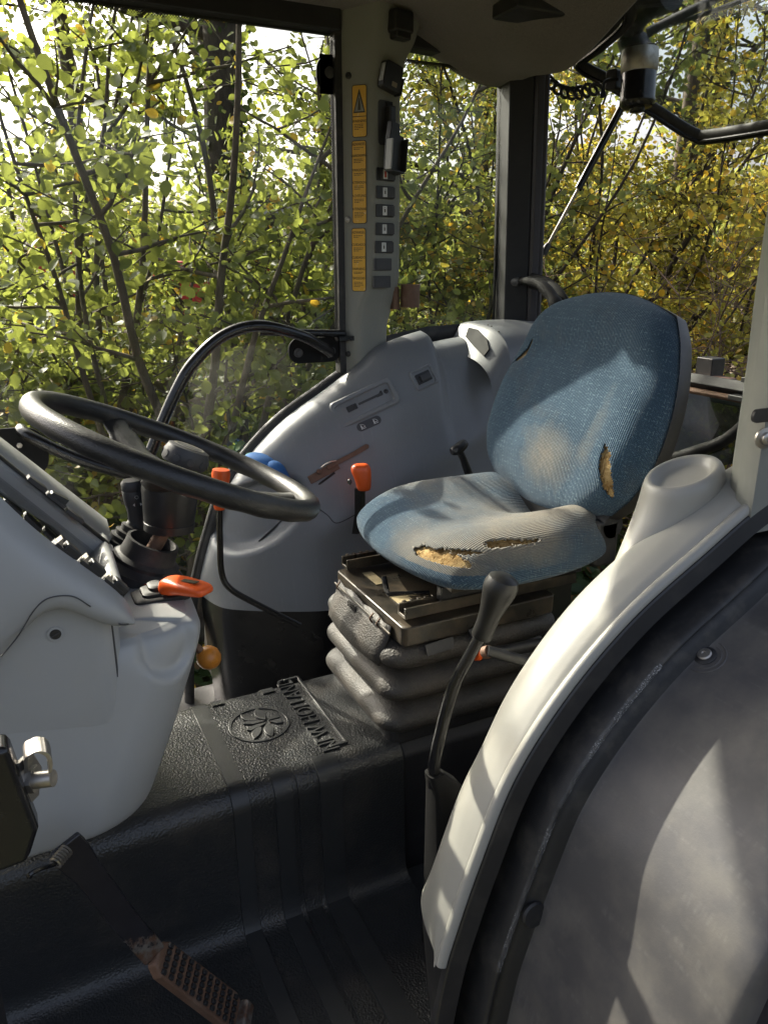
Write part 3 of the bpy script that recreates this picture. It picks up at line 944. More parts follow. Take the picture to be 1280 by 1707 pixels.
door_low = [(p.x - .004, 1.962, p.z + .004) for p in ARC if p.z > 0.05 and p.x < .83]
outline = [(-.52, 1.962, .05)] + door_low[::6] + [(.826, 1.962, .90), (.826, 1.962, 1.722), (-.52, 1.962, 1.724)]
pane('glass_pane', outline, M['glass'], dr)
xs_ = np.linspace(-.5, .825, 40)
fade_strip('frit_border', [(x, 1.9575, 1.722) for x in xs_], [(x, 1.9575, 1.694) for x in xs_], dr, 0)
zs_ = np.linspace(.93, 1.70, 30)
fade_strip('frit_border', [(.824, 1.9570, z) for z in zs_], [(.800, 1.9570, z) for z in zs_], dr, 0)
ed = [p for p in ARC if p.z > .30 and p.x < .84]
fade_strip('frit_border', [(p.x - .010, 1.9565, p.z + .008) for p in ed], [(p.x - .032, 1.9565, p.z + .028) for p in ed], dr, 0)
# hinge plates of the door with dotted halo
def pill(x0, x1, z0, z1, r, y, mat, name, par, th=.004, dy=-1):
    mb = MB()
    cx, cz = (x0 + x1) / 2, (z0 + z1) / 2
    mb.prism(rrect((x1 - x0) / 2, (z1 - z0) / 2, r, 6), th, mat_frame((cx, y, cz), Vector((1, 0, 0)), Vector((0, 0, 1)), Vector((0, -1, 0))))
    return part(name, mb, mat, par, smooth=False, bevel=.0012)
h = px(548, 125, Y=1.955)
pill(h.x - .034, .83, h.z - .042, h.z + .042, .034, 1.955, M['matte_black'], 'upper_hinge', dr, .006)
bs = MB(); bs.lathe([(.0005, 0), (.013, 0), (.013, .004), (.006, .006), (.0005, .006)], place(px(549, 121, Y=1.948), (0, -1, 0)), 20)
part('hinge_cap', bs, M['dkgrey'], dr)
l0 = px(480, 590, Y=1.955); l1 = px(572, 590, Y=1.955)
lh = pill(l0.x, .83, l0.z - .026, l0.z + .040, .030, 1.955, M['matte_black'], 'lower_hinge', dr, .008)
for (x, y, r) in ((497, 588, .012), (553, 585, .010)):
    bs = MB(); bs.lathe([(.0005, 0), (r, 0), (r, .004), (r * .5, .0045), (r * .45, .008), (.0005, .008)], place(px(x, y, Y=1.945), (0, -1, 0)), 20)
    part('hinge_bolt', bs, M['dkgrey'], lh)
arm = MB(); a, b = px(432, 553, Y=1.93), px(573, 556, Y=1.93)
arm.tube([a, b], .010, 10); arm.box((b.x + .005, 1.93, b.z - .012), (.05, .03, .012))
part('check_strut', arm, M['black_gloss'], lh)
# front latch plate on the door glass
c = px(30, 750, Y=1.955)
lt = MB(); lt.prism([(p[0], p[1]) for p in rrect(.095, .062, .05, 8)], .008, mat_frame((c.x - .03, 1.955, c.z - .008), Vector((1, 0, 0)), Vector((0, 0, 1)), Vector((0, -1, 0))))
lp_ = part('latch_plate', lt, M['matte_black'], dr, smooth=False, bevel=.0015)
for (x, y) in ((15, 745), (33, 742)):
    bs = MB(); bs.lathe([(.0005, 0), (.0065, 0), (.0065, .006), (.0005, .007)], place(px(x, y, Y=1.944), (0, -1, 0)), 6)
    part('nut', bs, M['steel'], lp_)
# grab rail on the door
hp = [px(551, 588, Y=1.935), px(535, 577, Y=1.915), px(500, 559, Y=1.885), px(432, 543, Y=1.87), px(372, 560, Y=1.87), px(322, 606, Y=1.87),
      px(293, 655, Y=1.87), px(268, 712, Y=1.87), px(247, 762, Y=1.87), px(222, 789, Y=1.87), px(190, 784, Y=1.875), px(120, 761, Y=1.885), px(60, 733, Y=1.90), px(42, 722, Y=1.92), px(36, 716, Y=1.945)]
gr = MB(); gr.tube(catmull(hp, 7), .0145, 16)
single('grab_rail', gr, M['black_gloss'], 'black bent tube grab rail arching across the door glass', 'grab rail')

# rear side window
sw = root('side_window', 'narrow rear side window with rounded dotted edge between pillar and rear post', 'window', (1.15, 1.96, .95))
ol = [(.985, 1.968, .96), (1.345, 1.968, .985), (1.345, 1.968, 1.66), (1.335, 1.968, 1.685), (1.31, 1.968, 1.697), (.985, 1.968, 1.712)]
pane('glass_pane', ol, M['glass_dirty'], sw)
# black masked corner and post side edge, with dots inside
q = [Vector((1.28 + .05 * math.cos(a), 1.962, 1.63 + .05 * math.sin(a))) for a in np.linspace(0, pi / 2, 10)]
mb = MB()
mb.grid([[p, Vector((1.40, 1.962, 1.72)) if k > 0 else Vector((1.40, 1.962, 1.63))] for k, p in enumerate(q)])
part('corner_mask', mb, M['black'], sw, smooth=False, thick=.002)
ed = [Vector((1.33, 1.9615, z)) for z in np.linspace(1.0, 1.63, 20)] + q[1:] + [Vector((x, 1.9615, 1.682)) for x in np.linspace(1.27, 1.0, 12)]
inn = []
for k, p in enumerate(ed):
    cc = Vector((1.28, p.y, min(max(p.z, 1.0), 1.63))) if p.x > 1.28 else Vector((p.x, p.y, 1.63))
    inn.append(p + (cc - p).normalized() * .018)
fade_strip('frit_border', ed, inn, sw, -.001)
mb = MB(); mb.tube([Vector((.97, 1.958, .972)), Vector((1.1, 1.958, .992)), Vector((1.34, 1.958, 1.0))], .016, 10, flat=(1.6, .6))
part('sill_rubber', mb, M['rubber'], sw)

# ---- open rear window, hinged at the roof and swung up
HW = Vector((1.42, 0, 1.775)); DW = Vector((.78, 0, -.626)).normalized()
NW = Vector((DW.z, 0, -DW.x))           # inner side (down and forward)
if NW.z > 0: NW = -NW
def rw(s, y, off=0): return HW + DW * s + Vector((0, y, 0)) + NW * off
def on_rw(x, y, off=0): return px_plane(x, y, HW + NW * off, NW)
ow = root('rear_window', 'rear window swung up on its top hinge with black rubber frame', 'window', (1.5, 1.3, 1.5))
A_, B_, C_ = on_rw(1166, 231), on_rw(966, 106), on_rw(1052, 25)
oc = [rw(0.0, C_.y), C_, B_ + Vector((0, .008, 0)), B_, A_, rw((A_ - HW).dot(DW) + .004, 2.6 - A_.y), mir(B_), mir(C_), rw(0, 2.6 - C_.y)]
oc_s = catmull([rw(0.0, C_.y - .01), C_.lerp(B_, .1), C_.lerp(B_, .6), B_, B_.lerp(A_, .25), B_.lerp(A_, .6), A_.lerp(B_, .06), A_ + Vector((0, -.05, 0)), rw((A_ - HW).dot(DW), 1.3), mir(A_), mir(B_), mir(C_)], 8)
fr_ = MB(); fr_.tube(oc_s, .017, 12, flat=(.75, 1.2)); part('rubber_frame', fr_, M['rubber'], ow)
fr_ = MB(); fr_.tube([p + NW * .012 for p in oc_s], .006, 8); part('frame_bead', fr_, M['black_gloss'], ow)
pane('glass_pane', [rw(0.0, C_.y - .01), C_, B_, A_, rw((A_ - HW).dot(DW), 1.3), mir(A_), mir(B_), mir(C_), rw(0, 2.6 - C_.y)], M['glass_dirty'], ow)
# wiper motor and its bracket
wmr = root('wiper_motor', 'black and silver wiper motor hanging from the open rear window', 'motor', px(1062, 150, X=1.56))
top = px(1066, 92, X=1.56); bot = px(1061, 182, X=1.56)
ax = (bot - top).normalized()
Lm = (bot - top).length
Mm = place(top, ax)
rm = 29 / CAM_F * (top - _C).dot(_F)
mb = MB(); mb.lathe([(.0005, -.012), (rm * 1.02, -.012), (rm * 1.04, 0), (rm * 1.04, Lm * .30), (rm * .98, Lm * .33)], Mm, 32); part('gear_housing', mb, M['steel'], wmr)
mb = MB(); mb.lathe([(rm * .97, Lm * .30), (rm * .98, Lm * .33), (rm * .98, Lm * .80), (rm * 1.0, Lm * .82), (rm * 1.0, Lm * .90), (rm * .85, Lm * .97), (rm * .45, Lm * .985), (rm * .42, Lm * 1.05), (rm * .25, Lm * 1.07), (.0005, Lm * 1.07)], Mm, 32); part('motor_can', mb, M['black_gloss'], wmr)
mb = MB()
br = [px(1120, -10, X=1.50), px(1085, 8, X=1.51), px(1060, 32, X=1.53), px(1052, 62, X=1.55), px(1066, 95, X=1.56)]
mb.tube(catmull(br, 6), [.034] * 6 + [.030] * 6 + [.028] * 6 + [.036] * 6 + [.046], 14); part('bracket', mb, M['black'], wmr)
mb = MB(); mb.prism(rrect(.016, .024, .006, 3), .03, place(px(1028, 135, X=1.55), (-1, -.3, 0))); part('plug', mb, M['black'], wmr, smooth=False, bevel=.002)
mb = MB(); wq = [px(1000, 20, X=1.47), px(960, 90, X=1.47), px(1000, 120, X=1.49), px(1022, 70, X=1.5), px(1045, 30, X=1.5)]
# rubber gaiter plate left of the bracket
mb = MB(); mb.add([px(1060, 8, X=1.50), px(1030, 60, X=1.50), px(985, 98, X=1.50), px(968, 104, X=1.50), px(962, 96, X=1.50), px(990, 78, X=1.50), px(1015, 45, X=1.50), px(1035, 5, X=1.50)], [tuple(range(8))]); part('cover_plate', mb, M['black'], wmr, smooth=False, thick=.012)
wa = MB(); wa.tube([px(1078, 55, X=1.62), px(1130, 28, X=1.66), px(1250, -30, X=1.72)], [.013, .012, .010], 8, flat=(1, .5))
wa.tube([px(1115, 42, X=1.66), px(1190, 18, X=1.70), px(1260, -8, X=1.74)], .006, 8)
single('window_wiper', wa, M['dkgrey'], 'dark wiper arm lying on the raised rear window', 'wiper')
# coiled cable
ca, cb = px(902, 122, X=1.42), px(1000, 152, X=1.48)
cc = []
for k in range(170):
    t = k / 169
    p = ca.lerp(cb, t) + Vector((0, 0, -.028 * math.sin(pi * min(1, t * 1.15)))) 
    a = t * 2 * pi * 8.5
    cc.append(p + Vector((0, .4, .9)) .normalized() * .016 * math.cos(a) + Vector((.9, -.3, 0)).normalized() * .014 * math.sin(a))
cc += catmull([cc[-1], px(1008, 136, X=1.50), px(1030, 132, X=1.53)], 6)[1:]
mb = MB(); mb.tube(cc, .0042, 7); single('coiled_cable', mb, M['rubber'], 'black coiled cable between headliner and wiper motor', 'cable')
# gas strut
s0, s1, s2 = px(906, 421, X=1.44), px(966, 310, X=1.50), on_rw(1036, 178, .02)
gs = root('gas_strut', 'black gas strut propping the rear window open from the rear post', 'gas strut', s0)
mb = MB(); mb.tube([s1.lerp(s2, -.04), s2], .0105, 14); part('strut_cylinder', mb, M['black_gloss'], gs)
mb = MB(); mb.tube([s0, s1], .0045, 10); part('piston_rod', mb, M['steel'], gs)
mb = MB(); mb.lathe([(.0005, -.004), (.010, -.004), (.011, .006), (.009, .022), (.006, .028)], place(s0, s1 - s0), 14); part('ball_socket', mb, M['dkgrey'], gs)
mb = MB(); pe = px(884, 420, X=1.40); mb.tube([pe, s0], .007, 10); mb.lathe([(.0005, 0), (.014, 0), (.014, .008), (.0005, .008)], place(pe, s0 - pe), 16); part('ball_stud', mb, M['black'], gs)

# ---- lower rear glass, its top bar and the hitch parts outside
lr = root('rear_lower_window', 'dirty lower rear window with a black top rail beside the backrest', 'window', (1.47, 1.2, .65))
XR = 1.47
pane('glass_pane', [px(1095, 655, X=XR), px(1095, 800, X=XR), px(1280, 760, X=XR), px(1280, 655, X=XR)], M['glass_hatch'], lr)
mb = MB()
a, b = px(1090, 632, X=XR), px(1290, 662, X=XR)
mb.tube([Vector((XR - .004, y, .925)) for y in (1.62, 1.3, .98)], .020, 4, flat=(1.0, 1.1)); part('top_rail', mb, M['frame_black'], lr, smooth=False, bevel=.004)
mb = MB(); mb.tube([Vector((XR - .016, y, .905)) for y in (1.62, 1.3, .98)], .008, 8); part('rail_lip', mb, M['rust'], lr)
mb = MB(); mb.tube(catmull([px(1085, 768, X=XR - .02), px(1115, 765, X=XR - .02), px(1160, 752, X=XR - .02), px(1205, 735, X=XR - .02), px(1250, 700, X=XR - .02)], 5), .014, 10); part('lower_seal', mb, M['rubber'], lr)
mb = MB()
c0 = px(1225, 650, X=XR - .02)
mb.prism([(-.022, -.02), (.02, -.02), (.02, .028), (.012, .028), (.012, -.008), (-.022, -.008)], .05, place(c0, (0, -1, 0), (1, 0, 0))); part('rail_clip', mb, M['black'], lr, smooth=False, bevel=.002)
bp_ = root('hitch_post', 'short black square post on a rusty plate behind the backrest', 'hitch', px(1182, 622, X=1.75))
c0 = px(1183, 611, X=1.75)
mb = MB(); mb.box(c0, (.05, .055, .05)); part('square_post', mb, M['black'], bp_, smooth=False, bevel=.003)
c1 = px(1182, 634, X=1.73); mb = MB(); mb.box(c1, (.06, .13, .026)); part('base_plate', mb, M['rust'], bp_, smooth=False, bevel=.004)
c2 = px(1180, 641, X=1.73); mb = MB(); mb.box(c2 - Vector((0, 0, .02)), (.10, .62, .03)); part('cross_beam', mb, M['frame_black'], bp_, smooth=False, bevel=.004)
# latch bracket by the rear post
lb = root('window_latch', 'black window latch lever and bracket at the foot of the rear post', 'latch', px(900, 520, X=1.36))
mb = MB(); mb.tube(catmull([px(858, 470, X=1.36), px(880, 468, X=1.35), px(905, 478, X=1.34), px(925, 505, X=1.33), px(935, 540, X=1.33)], 6), [.010] * 6 + [.012] * 6 + [.016] * 6 + [.020] * 7, 10); part('lever', mb, M['matte_black'], lb)
mb = MB(); mb.tube(catmull([px(885, 468, X=1.38), px(915, 478, X=1.38), px(938, 505, X=1.38), px(948, 545, X=1.38)], 6), .022, 10, flat=(1, .6)); part('bracket', mb, M['matte_black'], lb)
mb = MB(); mb.lathe([(.0005, -.012), (.012, -.012), (.014, 0), (.012, .012), (.0005, .012)], place(px(860, 470, X=1.35), (.4, -1, 0)), 16); part('lever_knob', mb, M['dkgrey'], lb)
# ================================================================== driver seat
seat = root('driver_seat', 'worn blue fabric driver seat with torn cushion on rubber bellows', 'seat', (.80, 1.305, .30))
SL = Vector(seat.location)

def in_poly(x, y, P):
    c = False
    j = len(P) - 1
    for i in range(len(P)):
        if ((P[i][1] > y) != (P[j][1] > y)) and (x < (P[j][0] - P[i][0]) * (y - P[i][1]) / (P[j][1] - P[i][1]) + P[i][0]): c = not c
        j = i
    return c

def pillow(fn_front, fn_back, n):
    """closed skin from two mappings of the square [-1,1]^2; returns verts, faces, uv of every vertex"""
    s = np.linspace(-1, 1, n)
    g = np.sign(s) * np.sin(np.abs(s) * pi / 2) ** 0.92
    V, F, UV = [], [], []
    ids = {}
    for side, fn in ((0, fn_front), (1, fn_back)):
        for i in range(n):
            for j in range(n):
                edge = i in (0, n - 1) or j in (0, n - 1)
                if side == 1 and edge:
                    ids[(1, i, j)] = ids[(0, i, j)]
                    continue
                ids[(side, i, j)] = len(V)
                V.append(fn(g[i], g[j])); UV.append((g[i], g[j], side))
        for i in range(n - 1):
            for j in range(n - 1):
                q = [ids[(side, i, j)], ids[(side, i + 1, j)], ids[(side, i + 1, j + 1)], ids[(side, i, j + 1)]]
                F.append(q if side == 0 else q[::-1])
    return V, F, UV

# ---- cushion : u = front(-1) .. rear(+1), v = near(-1) .. far(+1)
def cush_xy(u, v):
    k = 0.34
    x = u * math.sqrt(1 - k * v * v) / math.sqrt(1 - k * 0.45)
    y = v * math.sqrt(1 - k * u * u) / math.sqrt(1 - k * 0.45)
    xx = .868 + .218 * x
    yy = 1.305 + .226 * y * (1 - .05 * x)
    return xx, yy
def edge_h(u, v, p=5.0):
    return max(0.0, (1 - abs(u) ** p) * (1 - abs(v) ** p)) ** 0.5
def cush_top(u, v, inset=0.0):
    xx, yy = cush_xy(u, v)
    e = edge_h(u, v)
    z = .642 + .066 * e
    z += (.034 * float(sm(.15, .75, abs(v))) - .012) * e * (0.45 + .55 * float(sm(-1.0, .4, u)))
    z -= .040 * math.exp(-(v / .20) ** 2) * float(sm(-.15, .85, u)) * e
    z -= .016 * float(sm(-.45, -1, u)) * e
    z += .012 * float(sm(.2, .9, u)) * float(sm(.3, .8, abs(v))) * e
    z += .0035 * noise.noise(Vector((xx * 14, yy * 14, 1.3))) * e
    for (cx, cy, amp, r) in ((.80, 1.24, -.004, .06), (.95, 1.42, -.004, .07)):
        z += amp * math.exp(-((xx - cx) ** 2 + (yy - cy) ** 2) / r ** 2)
    return Vector((xx, yy, z - inset * e))
def cush_bot(u, v):
    xx, yy = cush_xy(u, v)
    return Vector((xx, yy, .642 - .030 * edge_h(u, v, 8)))
ZH = .700
def topx(x, y, z=ZH): 
    p = px(x, y, Z=z)
    return (p.x, p.y)
holes = [[q for q in [(690, 915), (703, 908), (722, 914), (742, 913), (757, 921), (774, 931), (788, 943), (780, 951), (762, 957), (741, 958), (722, 951), (706, 940), (695, 929)]],
         [q for q in [(740, 914), (760, 915), (785, 917), (806, 921), (796, 924), (772, 925), (752, 921)]],
         [q for q in [(806, 905), (824, 899), (850, 898), (872, 900), (894, 897), (903, 900), (888, 906), (858, 909), (828, 914), (812, 912)]]]
V, F, UV = pillow(lambda u, v: cush_top(u, v), cush_bot, 150)
def torn(F, V, test):
    keep = []
    for f in F:
        c = (V[f[0]] + V[f[1]] + V[f[2]] + V[f[3]]) / 4
        if not test(c): keep.append(f)
    return keep
def test_c(c):
    if c.z < .668: return False
    q = project(c)
    n1 = noise.noise(c * 160) * 4 + noise.noise(c * 420) * 2
    n2 = noise.noise(c * 170 + Vector((5, 3, 1))) * 3.2
    return any(in_poly(q[0] + n1, q[1] + n2, h) for h in holes)
F2 = torn(F, V, test_c)
def skin(name, V, F, mat, par, wear=None, label=None, solid=0.0025, uvf=None):
    used = sorted({i for f in F for i in f})
    m = {i: k for k, i in enumerate(used)}
    me = bpy.data.meshes.new(name)
    me.from_pydata([tuple(V[i] - SL) for i in used], [], [[m[i] for i in f] for f in F])
    if wear:
        at = me.color_attributes.new('wear', 'FLOAT_COLOR', 'POINT')
        for i in used:
            w = wear(V[i])
            at.data[m[i]].color = (w, w, w, 1)
    if uvf:
        ul = me.uv_layers.new(name='cloth')
        li = np.empty(len(me.loops), np.int32); me.loops.foreach_get('vertex_index', li)
        tab = np.array([uvf(V[i]) for i in used], np.float32)
        ul.data.foreach_set('uv', tab[li].reshape(-1))
    return finish(name, me, mat, par, angle=80, label=label, thick=solid)
def dist_holes(c):
    p = project(c)
    return min(math.hypot(p[0] - q[0], p[1] - q[1]) for h in holes for q in h) / 950.0
def wear_c(c):
    if c.z < .655: return 0.1
    w = .45 * math.exp(-((c.x - .90) / .16) ** 2 - ((c.y - 1.32) / .20) ** 2)
    w += .75 * math.exp(-(dist_holes(c) / .045) ** 2)
    w += .55 * math.exp(-((c.x - 1.0) / .10) ** 2 - ((c.y - 1.16) / .06) ** 2) + .45 * math.exp(-((c.x - .80) / .10) ** 2 - ((c.y - 1.49) / .05) ** 2)
    w += .12 * float(sm(.69, .72, c.z))
    return min(1, w)
def uv_c(c):
    k = max(0.0, .69 - c.z)
    return (c.x + k * (1 if c.x > .868 else -1) * abs(c.x - .868) / .21, c.y + k * (1 if c.y > 1.305 else -1) * abs(c.y - 1.305) / .22)
cu = skin('cushion_cover', V, F2, M['fabric'], seat, wear_c, uvf=uv_c)
V3, F3, _ = pillow(lambda u, v: cush_top(u, v, .0085) + Vector((0, 0, .0025 * noise.noise(Vector((u * 16, v * 16, 4))))), lambda u, v: cush_bot(u * .99, v * .99) + Vector((0, 0, .012)), 70)
skin('cushion_foam', [Vector((.868, 1.305, .66)) + (p - Vector((.868, 1.305, .66))) * .985 for p in V3], F3, M['foam'], cu, solid=0)
# loose threads on the tear edges
th = MB()
random.seed(3)
tops = [w for w in V if w.z > .668]
tp = np.array([project(w) for w in tops])
for h in holes:
    for q in h:
        for _ in range(2):
            a = random.uniform(0, 2 * pi)
            p = tops[int(np.argmin((tp[:, 0] - q[0] - random.uniform(-4, 4)) ** 2 + (tp[:, 1] - q[1] - random.uniform(-3, 3)) ** 2))] + Vector((0, 0, .0005))
            th.tube([p, p + Vector((math.cos(a) * .004, math.sin(a) * .004, .0015)), p + Vector((math.cos(a) * .006, math.sin(a) * .007, .0))], .0004, 4)
part('frayed_thread', th, M['tan'], cu, kind='stuff')

# ---- backrest
LEAN = R(19)
BO = Vector((1.028, 1.305, .690)); BA = Vector((math.sin(LEAN), 0, math.cos(LEAN))); BNm = Vector((-math.cos(LEAN), 0, math.sin(LEAN)))
BH = .452
def back_w(t):           # half width up the backrest, t 0..1
    return float(np.interp(t, [0, .06, .15, .28, .40, .55, .70, .85, .95, 1.0], [.200, .218, .238, .246, .245, .240, .232, .220, .205, .190]))
def back_uv(u, v):
    k = .30
    a = u * math.sqrt(1 - k * v * v) / math.sqrt(1 - k * .5); b = v * math.sqrt(1 - k * u * u) / math.sqrt(1 - k * .5)
    t = (a + 1) / 2
    return t, b * back_w(min(max(t, 0), 1))
def back_front(u, v, inset=0.0):
    t, y = back_uv(u, v)
    e = edge_h(u, v, 5)
    d = .062 * e - .018
    d += .016 * float(sm(.45, .85, abs(v))) * e * (1 - .5 * t)          # side bolsters
    d += .020 * math.exp(-((t - .30) / .20) ** 2) * (1 - .6 * abs(v)) * e  # lumbar
    d -= .016 * math.exp(-((t - .72) / .10) ** 2) * e * .6
    d += .022 * float(sm(.72, 1.0, t)) * e * .6
    d += .003 * noise.noise(Vector((t * 7, y * 16, 7))) * e
    return BO + BA * (t * BH) + Vector((0, y, 0)) + BNm * (d - inset * e)
def back_back(u, v):
    t, y = back_uv(u, v)
    return BO + BA * (t * BH) + Vector((0, y, 0)) + BNm * (-.018 - .034 * edge_h(u, v, 7))
V, F, UV = pillow(back_front, back_back, 150)
def bplane(x, y): 
    p = px_plane(x, y, BO + BNm * .045, BNm) - BO
    return (p.dot(BA), p.y)
bh = [[bplane(*q) for q in [(1015, 742), (1021, 755), (1020, 775), (1016, 800), (1010, 822), (1004, 828), (1001, 812), (1003, 785), (1007, 760)]],
      [bplane(*q) for q in [(852, 598), (862, 590), (871, 582), (880, 566), (884, 560), (876, 582), (868, 594), (858, 601)]]]
def test_b(c):
    d = c - BO
    if d.dot(BNm) < 0: return False
    n1 = noise.noise(c * 150) * .002; n2 = noise.noise(c * 160 + Vector((5, 3, 1))) * .002
    return any(in_poly(d.dot(BA) + n1, d.y + n2, h) for h in bh)
def wear_b(c):
    d = c - BO; t = d.dot(BA) / BH; y = d.y
    if d.dot(BNm) < -.015: return 0.2
    w = .75 * math.exp(-((t - .22) / .16) ** 2 - ((y + .03) / .085) ** 2)
    w += .35 * math.exp(-((y + .145) / .025) ** 2) * float(sm(.15, .3, t)) * float(sm(.75, .5, t))
    w += .30 * math.exp(-((t - .80) / .10) ** 2 - ((y - .14) / .05) ** 2)
    w += .45 * math.exp(-((y - .225) / .02) ** 2) * math.exp(-((t - .30) / .12) ** 2)
    w += .25 * float(sm(.93, 1.0, t))
    return min(1, w)
def uv_b(c):
    d = c - BO; t = d.dot(BA); k = max(0.0, .04 - d.dot(BNm))
    return (t, d.y + k * (1 if d.y > 0 else -1) * min(1, abs(d.y) / .2))
bk = skin('backrest_cover', V, torn(F, V, test_b), M['fabric'], seat, wear_b, uvf=uv_b)
V3, F3, _ = pillow(lambda u, v: back_front(u * .992, v * .992, .007), lambda u, v: back_back(u * .985, v * .985) + BNm * .006, 60)
skin('backrest_foam', V3, F3, M['foam'], bk, solid=0)
# black shell behind the backrest and its edge
sh_v, sh_f, _ = pillow(lambda u, v: back_back(u, v) + BNm * .012 + Vector((0, (1 if v > 0 else -1) * .004 * abs(v) ** 4, 0)), lambda u, v: back_back(u, v) - BNm * .014 + Vector((0, .004 * v, 0)), 30)
skin('backrest_shell', sh_v, sh_f, M['black'], seat, solid=0)
# ---- pan, rails, plate
def steel_box(name, c, d, par, mat='seat_steel', bevel=.003, smooth=False):
    mb = MB(); mb.box(c, d); return part(name, mb, M[mat], par, smooth=smooth, bevel=bevel)
steel_box('seat_pan', (.875, 1.305, .612), (.36, .36, .012), seat)
for y in (1.165, 1.435):
    mb = MB()
    mb.prism([(-.016, 0), (.016, 0), (.016, .022), (.010, .022), (.010, .006), (-.010, .006), (-.010, .022), (-.016, .022)], .40, place((.61, y, .560), (1, 0, 0), (0, 1, 0)))
    rl = part('slide_rail', mb, M['seat_steel'], seat, smooth=False, bevel=.001)
    mb = MB(); mb.box((.86, y, .592), (.34, .018, .028)); part('upper_rail', mb, M['black'], rl, smooth=False, bevel=.002)
    mb = MB()
    for k in range(7): mb.box((.625 + .016 * k, y + .018, .579), (.007, .006, .008))
    part('rail_notches', mb, M['seat_steel'], rl, smooth=False)
# pressed steel top plate with lipped front
pl = MB()
pl.rings([[Vector((x, y, z)) for x, y in rrect(.175, .160, .012, 3, .772, 1.292)] for z in (.512, .552)])
plate = part('suspension_plate', pl, M['seat_steel'], seat, smooth=True, bevel=.004, angle=30)
lb_ = MB(); lb_.box((.655, 1.245, .5535), (.035, .065, .001)); part('data_label', lb_, M['beige_lbl'], plate, smooth=False)
lb_ = MB(); lb_.box((.650, 1.370, .5535), (.022, .07, .001)); part('data_label', lb_, M['beige_lbl'], plate, smooth=False)
# slide lever, a bent black rod in front
a0, a1, a2, a3 = px(640, 962, Z=.60), px(643, 978, Z=.585), px(648, 990, Z=.578), px(715, 988, Z=.578)
sl = MB(); sl.tube(catmull([a0, a1, a2, a2.lerp(a3, .2), a3], 4), [.006] * 6 + [.0045] * 11, 8); part('slide_lever', sl, M['black_gloss'], seat)
# ---- rubber bellows with three folds
def ring(hx, hy, r, z, cx=.752, cy=1.300, tilt=0.0): return [Vector((x, y, z + tilt * (x - cx))) for x, y in rrect(hx, hy, r, 6, cx, cy)]
be = MB()
prof = []
for f in range(3):
    z0 = .308 + f * .069
    prof += [(.160, .130, z0), (.188, .156, z0 + .010), (.202, .169, z0 + .026), (.203, .170, z0 + .042), (.190, .158, z0 + .057), (.162, .132, z0 + .066)]
be.rings([ring(a, b, .045, z, cx=.772 - .06 * (.514 - z)) for a, b, z in prof])
bl_ = part('bellows', be, M['boot'], seat, sub=2)
# front flap of the bellows, curling off its clips, and the torn strip on the near side
fp = MB()
rows = []
for k in range(9):
    y = 1.175 + .25 * k / 8
    c = .012 * math.sin(pi * k / 8)
    rows.append([Vector((.566 - c, y, .462)), Vector((.570 - c * .6, y, .488)), Vector((.584, y, .512)), Vector((.592, y, .540 - .006 * (k % 3 == 1)))])
fp.grid(rows); part('front_flap', fp, M['boot'], bl_, thick=.004, angle=70)
for (y, z) in ((1.205, .53), (1.235, .528), (1.40, .53)):
    ck = MB(); ck.tube(catmull([(.585, y, z + .015), (.579, y + .004, z + .004), (.584, y + .010, z - .006), (.590, y + .006, z - .012)], 4), .0018, 6); part('clip', ck, M['rust'], bl_)
rod = MB(); rod.tube([Vector((.583, 1.16, .532)), Vector((.581, 1.42, .536))], .0022, 8); part('clip_rod', rod, M['seat_steel'], bl_)
fr2 = MB()
fr2.tube([Vector((.5795, 1.318, .500)), Vector((.5795, 1.355, .500)), Vector((.585, 1.355, .522)), Vector((.585, 1.318, .522))], .0015, 6, True)
for k in range(4): fr2.tube([Vector((.580, 1.326 + .007 * k, .503)), Vector((.5845, 1.326 + .007 * k, .519))], .0012, 5)
part('moulded_badge', fr2, M['boot'], bl_)
bd = MB(); bd.add([(.5585, 1.262, .468), (.5585, 1.318, .468), (.5685, 1.318, .492), (.5685, 1.262, .492)], [(0, 1, 2, 3)]); part('worn_label', bd, M['beige_lbl'], bl_, smooth=False, thick=.001)
ts = MB(); ts.add([(.640, 1.1275, .512), (.700, 1.1275, .516), (.700, 1.1225, .494), (.642, 1.1225, .490)], [(0, 1, 2, 3)]); part('rubber_tab', ts, M['dkgrey'], bl_, smooth=False, thick=.002)
ts = MB(); ts.add([(.735, 1.1275, .522), (.790, 1.1275, .530), (.795, 1.1225, .508), (.745, 1.1225, .498)], [(0, 1, 2, 3)]); part('rubber_tab', ts, M['dkgrey'], bl_, smooth=False, thick=.002)
sb = MB(); sb.rings([[Vector((x, y, z)) for x, y in rrect(.186, .150, .02, 3, .765, 1.303)] for z in (.290, .320)]); part('base_tray', sb, M['frame_black'], seat, smooth=False, bevel=.004)
# weight knob and height handle at the near side
kb = MB(); k0 = px(800, 1090, Y=1.10); kb.tube([k0, k0 + Vector((.06, -.006, -.004)), k0 + Vector((.14, -.01, -.006))], [.011, .012, .012], 12)
kn = part('adjuster_handle', kb, M['black'], seat)
kb = MB(); kb.tube([k0 - Vector((.012, 0, -.002)), k0 - Vector((.002, 0, 0))], .0125, 12); part('orange_marker', kb, M['orange'], kn)
# hinge and dark frame between cushion and backrest
hg = MB(); hg.box((1.045, 1.305, .655), (.06, .40, .10)); part('recliner_frame', hg, M['black'], seat, smooth=False, bevel=.01)
hg = MB(); hg.lathe([(.0005, -.20), (.025, -.20), (.030, -.19), (.030, .19), (.025, .20), (.0005, .20)], place((1.055, 1.305, .69), (0, 1, 0)), 20); part('recliner_tube', hg, M['rubber'], seat)
